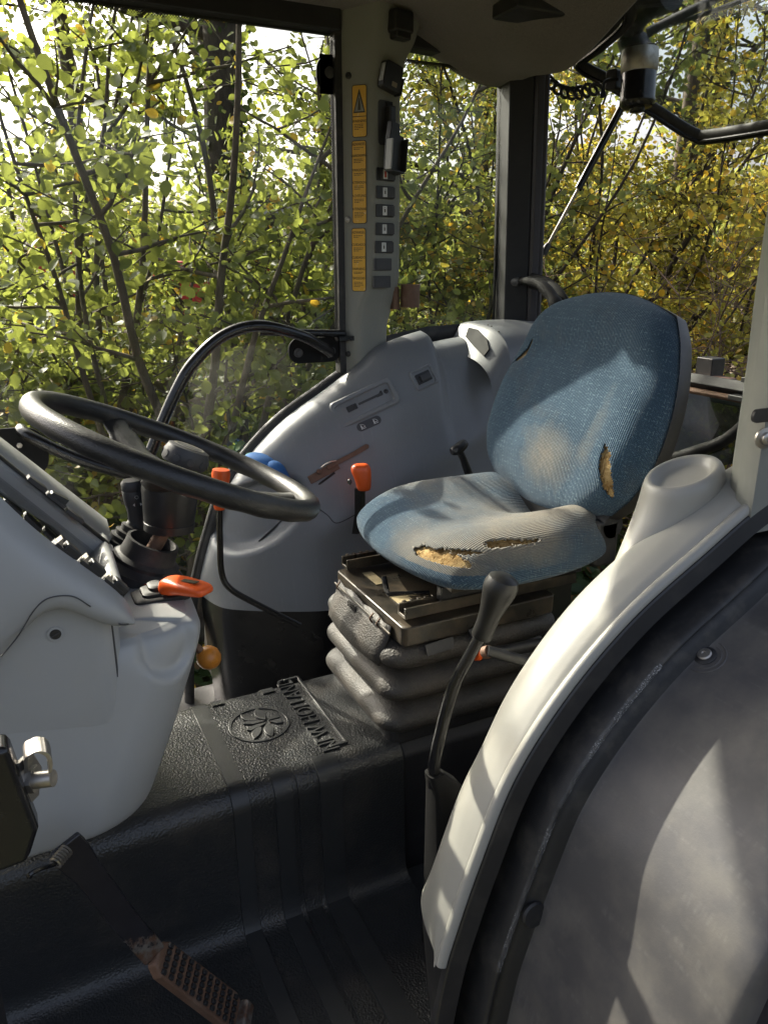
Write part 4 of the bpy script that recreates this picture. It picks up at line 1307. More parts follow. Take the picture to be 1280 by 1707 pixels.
# ================================================================== dashboard and steering
dash = root('dashboard', 'pale grey dashboard console with instrument hood over the front of the tunnel', 'dashboard', (-.05, 1.3, .36))
# lower cowl : horizontal sections (rear X, half width) from bottom to top deck
def cowl_sec(z, xr, hw, rc, xf=-.55, cy=1.3):
    """plan outline, near-front -> near-rear corner -> far-rear corner -> far-front (open front)"""
    P = []
    yn, yf = cy - hw, cy + hw
    P += [Vector((xf, yn - .01, z)), Vector((xf * .6, yn - .008, z)), Vector((xf * .25, yn - .004, z)), Vector((xr - rc * 1.9, yn, z)), Vector((xr - rc * 1.2, yn + .002, z))]
    for k in range(1, 7):
        a = pi / 2 * k / 7
        P.append(Vector((xr - rc * 1.2 + rc * 1.2 * math.sin(a), yn + rc * (1 - math.cos(a)), z)))
    P += [Vector((xr, yn + rc * 1.05, z)), Vector((xr + .006, cy - hw * .35, z)), Vector((xr + .008, cy, z)), Vector((xr + .006, cy + hw * .35, z)), Vector((xr, yf - rc * 1.05, z))]
    for k in range(6, 0, -1):
        a = pi / 2 * k / 7
        P.append(Vector((xr - rc * 1.2 + rc * 1.2 * math.sin(a), yf - rc * (1 - math.cos(a)), z)))
    P += [Vector((xr - rc * 1.2, yf, z)), Vector((xr - rc * 1.9, yf, z)), Vector((xf * .25, yf, z)), Vector((xf * .6, yf, z)), Vector((xf, yf, z))]
    return P
SECS = [(.368, .098, .235, .10), (.372, .118, .258, .10), (.390, .130, .268, .10), (.44, .150, .272, .10), (.50, .174, .270, .095), (.56, .196, .266, .09), (.615, .216, .262, .085), (.650, .226, .256, .08), (.668, .223, .248, .078), (.676, .210, .236, .075)]
cg = [cowl_sec(*s) for s in SECS]
cg_d = dense(cg, 8, 3)
# thumb scoop on the rear corner
CN = normals(cg_d)
sp0, sn0 = hit(cg_d, CN, 290, 1078)
tz = Vector((0, 0, 1)); tzt = (tz - sn0 * tz.dot(sn0)).normalized(); txt = tzt.cross(sn0)
for r in cg_d:
    for p in r:
        d = p - sp0
        a, b = d.dot(txt) / .048, d.dot(tzt) / .052
        q = a * a + b * b
        if q < 1.3 and d.length < .12: p -= sn0 * .018 * float(sm(1.15, .45, q))
CN = normals(cg_d)
mb = MB(); mb.grid(cg_d, flip=True); part('lower_cowl', mb, M['grey'], dash, angle=70)
# top deck
td = [p for p in cg_d[-1]]
mb = MB(); mid = [Vector((-.55 + (p.x + .55) * .55, CY + (p.y - CY) * .5, .682)) for p in td]
mb.grid([td, [a.lerp(b, .12) + Vector((0, 0, .003)) for a, b in zip(td, mid)], mid]); part('top_deck', mb, M['grey'], dash, angle=70)
DK = .681
# panel joints scored into the cowl (thin dark gaskets)
def on_cowl(x, y): return hit(cg_d, CN, x, y)
def joint(pts, r=.0013, name='panel_gap', fn=on_cowl, par=None, lift=.0006):
    P = []
    for q in pts:
        p, nn = fn(*q)
        if fn is on_cowl:                       # stay on the moulding itself
            p = min((v for r in cg_d for v in r), key=lambda v: (project(v)[0] - q[0]) ** 2 + (project(v)[1] - q[1]) ** 2 + (900 if v.y > 1.34 else 0))
        P.append(p + nn * lift)
    mb = MB(); mb.tube(catmull(P, 5), r, 6); return part(name, mb, M['dkgrey'], par or dash)
p_, n_ = px(93, 1057, Y=1.0305), Vector((0, -1, .02)).normalized()
mb = MB(); mb.lathe([(.0005, 0), (.0105, 0), (.0105, .0012), (.0075, .0016), (.0070, .0005), (.0005, .0005)], place(p_, n_), 24); fs = part('quarter_turn_fastener', mb, M['grey'], dash)
mb = MB(); mb.lathe([(.0005, .0006), (.0072, .0006), (.0068, .0022), (.0005, .0022)], place(p_, n_), 20); f2 = part('fastener_head', mb, M['black'], fs)
mb = MB(); mb.box((0, 0, .0028), (.013, .0016, .0012), place(p_, n_, (1, 0, .45))); part('fastener_slot', mb, M['dkgrey'], f2, smooth=False)

# ---- instrument hood : near cheek, sloping face, far rim
YN, YFAR = 1.025, 1.50
def cheek(x, y): return px(x, y, Y=YN)
top_edge = [(-60, 775), (-20, 812), (20, 850), (60, 888), (110, 925), (155, 957), (200, 990), (216, 1010), (224, 1030)]
bot_edge = [(-60, 1230), (-20, 1150), (20, 1096), (50, 1052), (78, 1022), (105, 1016), (140, 1030), (185, 1048), (222, 1040)]
mb = MB()
rows = []
for k, (a, b) in enumerate(zip(top_edge, bot_edge)):
    row = []
    pa, pb = cheek(*a), cheek(*b)
    for j in range(9):
        t = j / 8
        p = pa.lerp(pb, t)
        bul = math.sin(pi * min(1, t * 1.02)) ** .6
        p.y -= .030 * bul * (1 if k < 8 else .3) * (1 - .3 * (k == 7))
        if t == 0: p.y += .012
        if t == 1: p.y += .028; p.z += .002
        row.append(p)
    rows.append(row)
hood = part('instrument_hood', (lambda m: (m.grid(rows, flip=True), m)[1])(mb), M['grey'], dash, sub=2)
# rolled lower lip under the cheek
lipP = []
for q in bot_edge:
    p = cheek(*q); p.y += .008; p.z += .004; lipP.append(p)
hd = dense(rows, 3, 3); HN = normals(hd)
joint([(2, 1094), (30, 1060), (55, 1020), (75, 1000), (100, 993), (125, 995), (150, 1010), (180, 1030), (200, 1040), (214, 1040)], .0009, 'hood_seam', lambda x, y: hit(hd, HN, x, y), hood)
# upper side cover standing under the cheek
cbx = [cheek(*q) for q in bot_edge]
mb = MB(); rws = []
X_ = [p.x for p in cbx]; Z_ = [p.z for p in cbx]
for x in [-.55, -.35, -.22, -.15, -.10, -.06, -.02, .02, .045, .058, .066]:
    zt_ = max(.70, float(np.interp(x, X_, Z_)) + .030)
    rws.append([Vector((x, 1.0325 + .004 * k_, z)) for z, k_ in ((zt_, 1), (zt_ - .012, 0), ((zt_ + .56) / 2, -.3), (.60, 0), (.565, .6))])
e_ = rws[-1]
for (dx, dy) in ((.014, .004), (.026, .015), (.033, .032), (.036, .09)):
    rws.append([Vector((p.x + dx, p.y + dy, p.z)) for p in e_])
gp = [Vector((p.x - .004, p.y - .0035, p.z)) for p in rws[-3]]; gpm = MB(); gpm.tube(catmull([gp[1], gp[2], gp[3], gp[4] + Vector((.012, .006, -.05)), gp[4] + Vector((.010, .004, -.10))], 5), .0022, 6); part('panel_gap', gpm, M['dkgrey'], dash)
mb.grid(dense(rws, 3, 3), flip=True); part('side_cover', mb, M['grey'], dash, angle=60)
# sloping instrument face between near and far edges
near = [px(x, y, Y=YN + .012) for x, y in ((-60, 775), (20, 850), (110, 925), (200, 990))]
far = [px(x, y, Y=YFAR) for x, y in ((-40, 712), (30, 766), (100, 819), (139, 849), (165, 869))]
fa, fb = near[0], near[-1]
ga, gb = far[0], far[-1]
FNrm = (fb - fa).cross(ga - fa).normalized()
if FNrm.z < 0: FNrm = -FNrm
def face(s, t, off=0.0):
    """s along the slope (0 front/top .. 1 rear/bottom), t near .. far"""
    return fa.lerp(fb, s).lerp(ga.lerp(gb, s), t) + FNrm * off
mb = MB(); mb.grid([[face(s, t, -.035) for t in (0.0, .5, .97)] for s in (0.0, .5, 1.0)]); part('cluster_floor', mb, M['black'], hood, smooth=False)
mb = MB(); k_ = [face(.02, .03, -.012), face(.02, .50, -.012), face(.93, .50, -.012), face(.93, .03, -.012)]
pane('cluster_glass', k_, M['glass_cluster'], hood, .003)
# gauges under the glass
for (s, t, r) in ((.25, .25, .05), (.55, .55, .05), (.35, .62, .035)):
    c = face(s, t, -.030)
    mb = MB(); mb.lathe([(.0005, 0), (r, 0), (r, .008), (r * .9, .008), (r * .88, .002), (.0005, .002)], place(c, FNrm), 28); part('gauge', mb, M['dkgrey'], hood)
# raised frame : far rim with switches, rear rim
def face_loft(sec, s0, s1, n=8, name='rim', mat='grey', par=None):
    rws = []
    for k in range(n + 1):
        s = s0 + (s1 - s0) * k / n
        rws.append([face(s, t, o) for t, o in sec])
    m = MB(); m.grid(rws); return part(name, m, M[mat], par or hood, angle=50)
face_loft([(.49, -.03), (.49, .002), (.51, .008), (.56, .009), (.60, .004), (.64, .004), (.66, .012), (.97, .014), (1.01, .008), (1.03, -.02), (1.035, -.10)], -.05, 1.02, 10, 'far_rim')
face_loft([(.505, .0075), (.515, .011), (.545, .0115), (.555, .0095)], -.05, .98, 10, 'rim_rubber', 'rubber')
rws = []
for t in np.linspace(.0, 1.03, 10):
    rws.append([face(s, t, o) for s, o in ((.93, -.03), (.93, .004), (.945, .010), (.99, .010), (1.03, .002), (1.06, -.03), (1.08, -.075), (1.09, -.11))])
mb = MB(); mb.grid(rws, flip=True); part('rear_rim', mb, M['grey'], hood, angle=60)
# three rocker switches on the far rim
for k, (x, y) in enumerate(((63, 805), (95, 832), (125, 858))):
    c = px_plane(x, y, face(.5, .80, .0135), FNrm)
    d = (gb - ga).normalized()
    A_ = mat_frame(c, d, FNrm.cross(d), FNrm)
    mb = MB(); mb.prism(rrect(.0165, .0125, .002, 3), .002, A_, -.004); sw_ = part('rocker_bezel', mb, M['dkgrey'], hood, smooth=False, bevel=.0006)
    mb = MB()
    hgt = (.003, .011, .003)[k]
    mb.add([A_ @ Vector(v) for v in ((-.014, -.010, .0018), (.014, -.010, .0018), (.014, .010, .0018), (-.014, .010, .0018), (-.013, -.009, hgt * .55), (.013, -.009, hgt), (.013, .009, hgt), (-.013, .009, hgt * .55))],
           [(3, 2, 1, 0), (4, 5, 6, 7), (0, 1, 5, 4), (1, 2, 6, 5), (2, 3, 7, 6), (3, 0, 4, 7)])
    part('rocker', mb, M['black'], sw_, smooth=False, bevel=.0008)
# three toggles standing up along the near edge
for (x, y) in ((109, 921), (151, 950), (190, 980)):
    c = px(x, y, Y=YN + .022)
    d = (fb - fa).normalized()
    A_ = mat_frame(c - FNrm * .001, d, FNrm.cross(d), FNrm)
    mb = MB(); mb.prism([(-.020, -.012), (.012, -.012), (.012, .012), (-.020, .012)], .006, A_, -.012); tg = part('toggle_base', mb, M['black'], hood, smooth=False, bevel=.001)
    mb = MB(); mb.box((.004, 0, .008), (.024, .022, .013), A_); part('toggle_cap', mb, M['black'], tg, smooth=False, bevel=.0025)
    mb = MB(); mb.add([A_ @ Vector(v) for v in ((-.019, -.010, .005), (-.010, -.010, .005), (-.010, .010, .005), (-.019, .010, .005), (-.0185, -.009, .014), (-.0165, -.009, .014), (-.0165, .009, .014), (-.0185, .009, .014))],
           [(3, 2, 1, 0), (4, 5, 6, 7), (0, 1, 5, 4), (1, 2, 6, 5), (2, 3, 7, 6), (3, 0, 4, 7)]); part('toggle_fin', mb, M['tan'], tg, smooth=False)

# ---- steering column, boot and wheel
stw = root('steering_wheel', 'black three-spoke steering wheel with round grey hub cap', 'steering wheel', (.16, 1.3, DK))
tilt = R(25)
WN = Vector((math.sin(tilt), 0, math.cos(tilt)))
WC = Vector((.250, 1.30, .881)); WR = .240
e1 = Vector((0, 1, 0)); e2 = Vector((math.cos(tilt), 0, -math.sin(tilt)))
def wpt(a, r=WR, h=0): return WC + (e1 * math.cos(a) + e2 * math.sin(a)) * r + WN * h
n = 96
rim_r = []
for k in range(n):
    a = 2 * pi * k / n
    c = wpt(a)
    rad = (c - WC).normalized()
    ringp = []
    for j in range(14):
        b = 2 * pi * j / 14
        rr_ = .0190
        # finger scallops on the underside
        sc2 = 1 - .10 * max(0, -math.sin(b)) * (0.5 + .5 * math.sin(a * 22))
        ringp.append(c + rad * math.cos(b) * rr_ * .92 + WN * math.sin(b) * rr_ * sc2)
    rim_r.append(ringp)
mb = MB(); mb.rings(rim_r, closed=True); rim = part('rim', mb, M['rim'], stw, angle=80)
def rim_arc(a0, a1, nm, mat):
    m = MB(); P = [wpt(a0 + (a1 - a0) * k / 24) for k in range(25)]
    m.tube(P, .0171, 14); return part(nm, m, mat, rim)
HC = WC - WN * .062
for a in (R(200), R(-20), R(90)):
    P = [HC + WN * .018 + (wpt(a) - WC) * .10, HC + WN * .022 + (wpt(a) - WC) * .45, WC - WN * .018 + (wpt(a) - WC) * .80, wpt(a, WR - .004, -.004)]
    m = MB(); m.tube(catmull(P, 5), [.024] * 5 + [.021] * 5 + [.018] * 6, 12, flat=(.45, 1.25)); part('spoke', m, M['rim'], stw)
m = MB(); m.lathe([(.0005, .0), (.036, .0), (.039, .004), (.039, .020), (.036, .027), (.0355, .030), (.029, .0325), (.0005, .033)], place(WC + e2 * .012 - WN * .012, WN), 36); hub = part('hub_cap', m, M['dkgrey'], stw)
m = MB()
for k in range(10):
    a = 2 * pi * k / 10
    c = WC + e2 * .012 - WN * .000 + (e1 * math.cos(a) + e2 * math.sin(a)) * .0385
    m.lathe([(.0005, -.001), (.0075, -.001), (.0065, .0016), (.0005, .002)], place(c, e1 * math.cos(a) + e2 * math.sin(a)), 12)
part('grip_dimples', m, M['dkgrey'], hub)
m = MB(); m.lathe([(.022, .0331), (.0255, .0337), (.027, .0331)], place(WC + e2 * .012 - WN * .012, WN), 30, False); part('hub_ring', m, M['steel'], hub)
# column sleeve below the wheel, shaft, boot on the deck
s_top = WC - WN * .040; s_bot = px(282, 884, Y=1.30)
m = MB(); axc = (s_bot - s_top); Lc = axc.length
m.lathe([(.026, 0), (.046, .006), (.048, .02), (.043, Lc * .80), (.0425, Lc * .82), (.0435, Lc * .83), (.0425, Lc * .98), (.036, Lc), (.0005, Lc)], place(s_top, axc), 32); part('column_sleeve', m, M['black'], stw)
s_base = px(240, 940, Y=1.305)
m = MB(); m.tube([s_bot - axc.normalized() * .02, px(264, 902, Y=1.30), s_base], .013, 12); part('shaft', m, M['rust'], stw)
b_c = px(238, 950, Y=1.305)
b_up = (px(256, 902, Y=1.30) - b_c)
m = MB(); m.lathe([(.074, -.008), (.072, .006), (.062, .012), (.058, .016), (.058, .022), (.049, .028), (.046, .040), (.045, b_up.length), (.040, b_up.length + .001), (.036, b_up.length - .012), (.034, .03)], place(b_c, b_up), 32, False)
boot_ = part('column_boot', m, M['rubber'], stw)
# square bellows plate around the indicator stalk, on the deck
stk = root('indicator_stalk', 'black indicator stalk with white symbols rising from a stepped rubber boot', 'stalk', px(205, 925, Z=DK))
c = px(206, 915, Z=DK)
m = MB()
m.rings([[c + Vector((x, y, z)) for x, y in rrect(hx, hy, .02, 4)] for hx, hy, z in ((.052, .070, -.004), (.054, .072, .004), (.050, .068, .012), (.046, .064, .013))])
part('boot_plate', m, M['rubber'], stk)
g0, g1 = px(208, 912, Y=1.36), px(228, 870, Y=1.36)
m = MB(); dv = g1 - g0; Ld = dv.length
m.lathe([(.038, 0), (.038, Ld * .18), (.031, Ld * .2), (.033, Ld * .36), (.026, Ld * .4), (.028, Ld * .56), (.021, Ld * .6), (.022, Ld * .8), (.016, Ld * .85), (.014, Ld)], place(g0, dv), 24); part('stepped_boot', m, M['rubber'], stk)
t0, t1 = px(231, 880, Y=1.36), px(220, 800, Y=1.36)
m = MB(); dv = t1 - t0; Ld = dv.length
m.lathe([(.010, 0), (.016, Ld * .05), (.015, Ld * .35), (.0185, Ld * .6), (.0195, Ld * .78), (.0185, Ld * .80), (.0195, Ld * .82), (.0195, Ld * .95), (.016, Ld), (.0005, Ld)], place(t0, dv), 24); st_ = part('stalk_grip', m, M['dkgrey'], stk)
# symbols on the stalk : lamp star and two arrows
side = (_C - t0); side = (side - dv.normalized() * side.dot(dv.normalized())).normalized()
xx_ = side.cross(dv.normalized()) * -1
def sym(f, lat): return t0 + dv * f + side * .0196 + xx_ * lat
m = MB()
for k in range(8):
    a = 2 * pi * k / 8
    q = sym(.70, .004)
    m.tube([q + xx_ * .0022 * math.cos(a) + dv.normalized() * .0022 * math.sin(a), q + xx_ * .0036 * math.cos(a) + dv.normalized() * .0036 * math.sin(a)], .0004, 4)
for s in (-1, 1):
    q = sym(.55, .004 + s * .0045)
    m.add([q + xx_ * s * .0035, q + dv.normalized() * .003, q - dv.normalized() * .003], [(0, 1, 2)])
part('white_symbols', m, M['white_print'], st_, smooth=False)

# orange hand lever on its own boot
ol_ = root('shuttle_lever', 'flat orange lever on a small black boot at the dashboard edge', 'lever', px(265, 985, Z=DK))
c = px(268, 990, Z=DK)
m = MB()
for (k, hx, hy, z0, z1) in ((0, .044, .028, -.006, .004), (1, .034, .022, .004, .010), (2, .026, .017, .010, .017)):
    m.rings([[c + Vector((x + .004 * k, y + .004 * k, z)) for x, y in rrect(a, b, .010, 4)] for a, b, z in ((hx, hy, z0), (hx, hy, z1 - .002), (hx - .003, hy - .003, z1))])
part('lever_boot', m, M['rubber'], ol_, angle=40)
h0, h1 = px(272, 974, Y=1.19), px(347, 986, Y=1.11)
dv = (h1 - h0); yv = Vector((0, 0, 1)).cross(dv).normalized(); zv = dv.normalized().cross(yv)
Am = mat_frame(h0, dv.normalized(), yv, zv)
L_ = dv.length
m = MB()
secs = [(0, .012, .013, -.006), (.008, .019, .015, 0), (.03, .021, .014, .002), (L_ * .45, .022, .010, .003), (L_ * .75, .021, .008, .002), (L_ * .95, .018, .007, .0), (L_, .012, .004, 0)]
m.rings([[Am @ Vector((x, y, z + dz)) for y, z in rrect(hy, hz, min(hy, hz) * .85, 4)] for x, hy, hz, dz in secs])
lv = part('lever_grip', m, M['orange'], ol_, sub=1)
m = MB(); m.box((L_ * .58, 0, .0125), (L_ * .42, .010, .0012), Am); part('grip_print', m, M['dark_print'], lv, smooth=False)
m = MB(); m.prism(rrect(.017, .007, .002, 2), .0012, place(px(243, 972, Z=DK + .004), (0, 0, 1), (1, -.3, 0))); part('warning_tag', m, M['red_label'], ol_, smooth=False)
m = MB(); m.box((0, 0, .0016), (.02, .003, .0006), place(px(243, 972, Z=DK + .004), (0, 0, 1), (1, -.3, 0))); part('tag_print', m, M['white_print'], ol_, smooth=False)

# amber ball knob sticking out behind the dash
kb_ = root('ball_knob_lever', 'short rod with a worn amber ball knob under the dashboard edge', 'lever', px(330, 1090, Y=1.33))
bc = px(348, 1096, Y=1.30)
m = MB(); m.lathe([(.0005, -.0235), (.010, -.021), (.019, -.013), (.0225, -.003), (.0222, -.0005), (.0226, .0005), (.0225, .004), (.018, .0145), (.010, .0215), (.0005, .0235)], place(bc, (.55, -.15, -.5)), 28); part('ball_knob', m, M['orange_ball'], kb_)
m = MB(); m.tube([px(318, 1070, Y=1.31), px(338, 1088, Y=1.30)], .0075, 10); part('rod', m, M['rust'], kb_)

# orange-topped black rod in front of the far console
hr = root('tall_rod_lever', 'tall bent black rod with an orange grip standing before the switch console', 'lever', px(500, 1045, Y=1.62))
P = [px(366, 842, Y=1.66), px(367, 900, Y=1.66), px(370, 955, Y=1.66), px(385, 982, Y=1.65), px(430, 1008, Y=1.64), px(500, 1043, Y=1.62)]
m = MB(); m.tube(catmull(P, 6), .0075, 10); part('rod', m, M['black_gloss'], hr)
g0, g1 = px(366, 849, Y=1.66), px(369, 780, Y=1.66)
m = MB(); dv = g1 - g0; Ld = dv.length; m.lathe([(.0005, 0), (.011, 0), (.013, .004), (.018, Ld * .5), (.021, Ld * .85), (.019, Ld * .96), (.0005, Ld)], place(g0, dv), 20); part('orange_grip', m, M['orange'], hr)

# ---- clutch pedal
pd = root('clutch_pedal', 'black steel pedal arm with worn rusty ribbed pad over the mat', 'pedal', px(390, 1690, Y=.93))
YP = .94
ap = [px(108, 1405, Y=YP), px(128, 1432, Y=YP), px(160, 1470, Y=YP), px(205, 1530, Y=YP), px(258, 1592, Y=YP)]
ap = catmull(ap, 5)
m = MB()
rws = []
for i, p in enumerate(ap):
    t = (ap[min(i + 1, len(ap) - 1)] - ap[max(i - 1, 0)]).normalized()
    tw = Vector((1, .25, 0))                       # flat bar, broad side to the doorway
    wv = (tw - t * tw.dot(t)).normalized(); nn = wv.cross(t)
    hw = .0205 + .003 * math.sin(pi * min(1, i / 8)) - .003 * i / len(ap)
    rws.append([p - wv * hw + nn * .005, p + wv * hw + nn * .005, p + wv * hw - nn * .005, p - wv * hw - nn * .005])
m.rings(rws)
def pedal_mat():
    t = NT('worn_pedal_paint')
    base = t.mix(t.noise(30, 3), (0.012, 0.012, 0.014, 1), (0.022, 0.022, 0.026, 1))
    sepx = t.new('SeparateXYZ'); t.l.new(t.tc.outputs['Object'], sepx.inputs[0])
    wz = t.math('ADD', t.math('MULTIPLY', sepx.outputs[2], -9.0), 2.25)
    k = t.ramp(t.math('ADD', wz, t.math('MULTIPLY', t.math('SUBTRACT', t.noise(45, 6, .7), .5), 1.3)), .38, .50)
    steel = t.mix(t.ramp(t.noise(70, 4), .4, .6), (0.20, 0.18, 0.16, 1), (0.13, 0.07, 0.045, 1))
    return t.done(t.bsdf(t.mix(k, base, steel), t.math('ADD', t.math('MULTIPLY', k, .25), .2), t.math('MULTIPLY', k, .5), t.bump(t.noise(90, 4), .15, .002)))
M['pedal'] = pedal_mat()
arm_ = part('pedal_arm', m, M['pedal'], pd, smooth=False, bevel=.003)
q0, q1 = px(258, 1590, Y=YP), px(392, 1692, Y=YP)
dv = q1 - q0; wv = Vector((.6, .8, 0)); wv = (wv - dv.normalized() * wv.dot(dv.normalized())).normalized(); zv = dv.normalized().cross(wv)
if zv.z < 0: zv = -zv
Ap = mat_frame(q0, dv.normalized(), zv.cross(dv.normalized()), zv)
Lp = dv.length
m = MB(); m.prism([(0, -.016), (.02, -.026), (Lp - .012, -.028), (Lp, -.020), (Lp, .020), (Lp - .012, .028), (.02, .026), (0, .016)], .008, Ap, -.010); pad = part('pedal_pad', m, M['rust'], pd, smooth=False, bevel=.004)
tb = bpy.data.meshes.new('tread_block')
m = MB(); m.rings([[Vector((x, y, z)) for x, y in rrect(a, b, .0008, 1)] for a, b, z in ((.0046, .0036, 0), (.0044, .0034, .003), (.0036, .0026, .0042))])
tb.from_pydata([tuple(p) for p in m.v], [], m.f); tb.materials.append(M['black']); tb.update()
for i in range(11):
    for j in range(5):
        o = bpy.data.objects.new('tread_block', tb); COL.objects.link(o); o.parent = pad
        L = Ap @ Vector((.020 + i * (Lp - .034) / 10.2, -.0185 + j * .0093, .0078))
        o.matrix_local = mat_frame(L - Vector(pd.location), dv.normalized(), zv.cross(dv.normalized()), zv)
m = MB(); m.prism([(Lp - .004, -.021), (Lp + .016, -.019), (Lp + .018, .017), (Lp - .004, .021)], .024, Ap, .004); part('pad_lip', m, M['pedal'], pd, smooth=False, bevel=.004)
m = MB(); sp0 = px(92, 1440, Y=YP - .03)
m.tube(catmull([sp0, px(70, 1447, Y=YP - .05), px(52, 1456, Y=YP - .06), px(50, 1462, Y=YP - .06)], 5), .0035, 8); part('spring_hook', m, M['black_gloss'], pd)
m = MB(); 
for k in range(6): m.lathe([(.0065, 0), (.0095, .0012), (.0065, .0024)], place(sp0 + Vector((.003 * k, .003 * k, .0005 * k)), (1, 1, .2)), 14, False)
part('spring', m, M['steel'], pd)

# ---- door striker on the near front post (mostly out of the picture)
ds = root('door_striker', 'steel door striker hook on a black bracket at the open doorway', 'door latch', px(30, 1310, Y=.66))
m = MB(); m.prism([(-.14, -.075), (.0, -.06), (.012, -.03), (.0, .058), (-.14, .066)], .03, mat_frame(px(30, 1310, Y=.66), Vector((1, 0, 0)), Vector((0, 0, 1)), Vector((0, -1, 0))), 0); bk_ = part('bracket', m, M['black_gloss'], ds, smooth=False, bevel=.006)
sc0 = px(42, 1300, Y=.655)
m = MB(); m.lathe([(.0005, 0), (.024, 0), (.024, .004), (.012, .005), (.012, .010), (.0005, .010)], place(sc0, (.9, -.45, .1)), 6); part('hex_base', m, M['steel'], ds)
m = MB(); m.tube([px(48, 1302, Y=.65), px(90, 1297, Y=.64)], .0075, 14); part('striker_pin', m, M['steel'], ds)
hk = catmull([px(44, 1278, Y=.652), px(44, 1254, Y=.652), px(58, 1244, Y=.65), px(76, 1247, Y=.645), px(84, 1262, Y=.642), px(83, 1278, Y=.642)], 5)
m = MB()
m.rings([[p + Vector((0, -.010, 0)) + q, p + Vector((0, .014, 0)) + q, p + Vector((0, .014, 0)) - q, p + Vector((0, -.010, 0)) - q] for p, q in [(p, (_R * (1 if i < 14 else .6) + Vector((0, 0, .5))).normalized() * .0022) for i, p in enumerate(hk)]])
part('hook', m, M['steel'], ds, smooth=False, bevel=.001)
dp = MB(); dp.box((-.115, .655, .35), (.06, .06, .75)); single('front_door_frame', dp, M['frame_black'], 'black door frame post carrying the striker at the open doorway', 'door frame', smooth=False, bevel=.006)
# ================================================================== things on the pillar
FB0 = Vector((.895, 1.8755, 1.3)); FB1 = Vector((.982, 1.8965, 1.3))
fbx = (FB1 - FB0); fbx.z = 0; fbx.normalize()
FBN = Vector((fbx.y, -fbx.x, 0))
def on_fb(x, y, off=0): return px_plane(x, y, FB0 + FBN * off, FBN)
FA0 = Vector((.845, 1.932, 1.3)); FA1 = Vector((.883, 1.889, 1.3))
fax = (FA1 - FA0).normalized(); FAN = Vector((fax.y, -fax.x, 0))
def on_fa(x, y, off=0): return px_plane(x, y, FA0 + FAN * off, FAN)
Zv = Vector((0, 0, 1))
def fbM(p): return mat_frame(p, fbx, Zv, fbx.cross(Zv))
for k, (x, y) in enumerate(((642, 291), (641.5, 321), (641, 351.5), (640.5, 382), (639.5, 412), (637.5, 441), (636, 470))):
    p = on_fb(x, y, .001)
    hx, hz = .0290, .0150
    A_ = fbM(p)
    blank = k >= 5
    lab = ('black rocker switch with red mark, topmost in the pillar column', 'black rocker switch with pale symbol, second from the top of the pillar column', 'black rocker switch with pale symbol, third down the pillar column',
           'black rocker switch with pale symbol, fourth down the pillar column', 'black rocker switch with pale symbol, lowest rocker above the blank plates', 'blank dark switch plate just under the rockers on the pillar', 'blank dark switch plate at the bottom of the pillar column')[k]
    sw_ = root('blanking_plate' if blank else 'rocker_switch', lab, 'switch', p, 'switches on the pillar')
    m = MB(); m.prism(rrect(hx, hz, .0025, 3), .0035, A_, -.003); part('bezel', m, M['dkgrey'] if blank else M['black'], sw_, smooth=False, bevel=.0012)
    if blank:
        m = MB(); m.prism(rrect(hx - .005, hz - .0035, .0015, 2), .0046, A_, .0030); part('plate_face', m, M['dkgrey'], sw_, smooth=False, bevel=.0006)
    else:
        m = MB(); yz = hz - .003
        m.add([A_ @ Vector(v) for v in ((-.017, -yz, .003), (.025, -yz, .003), (.025, yz, .003), (-.017, yz, .003), (-.016, -yz, .0045), (.0, -yz, .006), (.0245, -yz, .0115), (.0245, yz, .0115), (.0, yz, .006), (-.016, yz, .0045))],
              [(3, 2, 1, 0), (4, 5, 8, 9), (5, 6, 7, 8), (0, 1, 6, 5, 4), (2, 3, 9, 8, 7), (1, 2, 7, 6), (3, 0, 4, 9)])
        rk = part('rocker', m, M['dkgrey'], sw_, smooth=False, bevel=.0006)
        B_m = A_ @ Matrix.Translation((-.0045, 0, .0064)) @ Matrix.Rotation(R(-10), 4, 'Y')
        m = MB(); m.prism(rrect(.0062, yz * .92, .001, 2), .0004, B_m); wl_ = part('symbol_plate', m, M['white_print'], rk, smooth=False)
        m = MB()
        if k == 0: m.prism(rrect(.0025, yz * .6, .0005, 2), .0008, B_m)
        else:
            m.prism(rrect(.0016, yz * .35, .0005, 2), .0008, B_m); m.box((0, yz * .6, .0006), (.003, .0012, .0004), B_m)
        part('symbol', m, M['red_label'] if k == 0 else M['dark_print'], wl_, smooth=False)

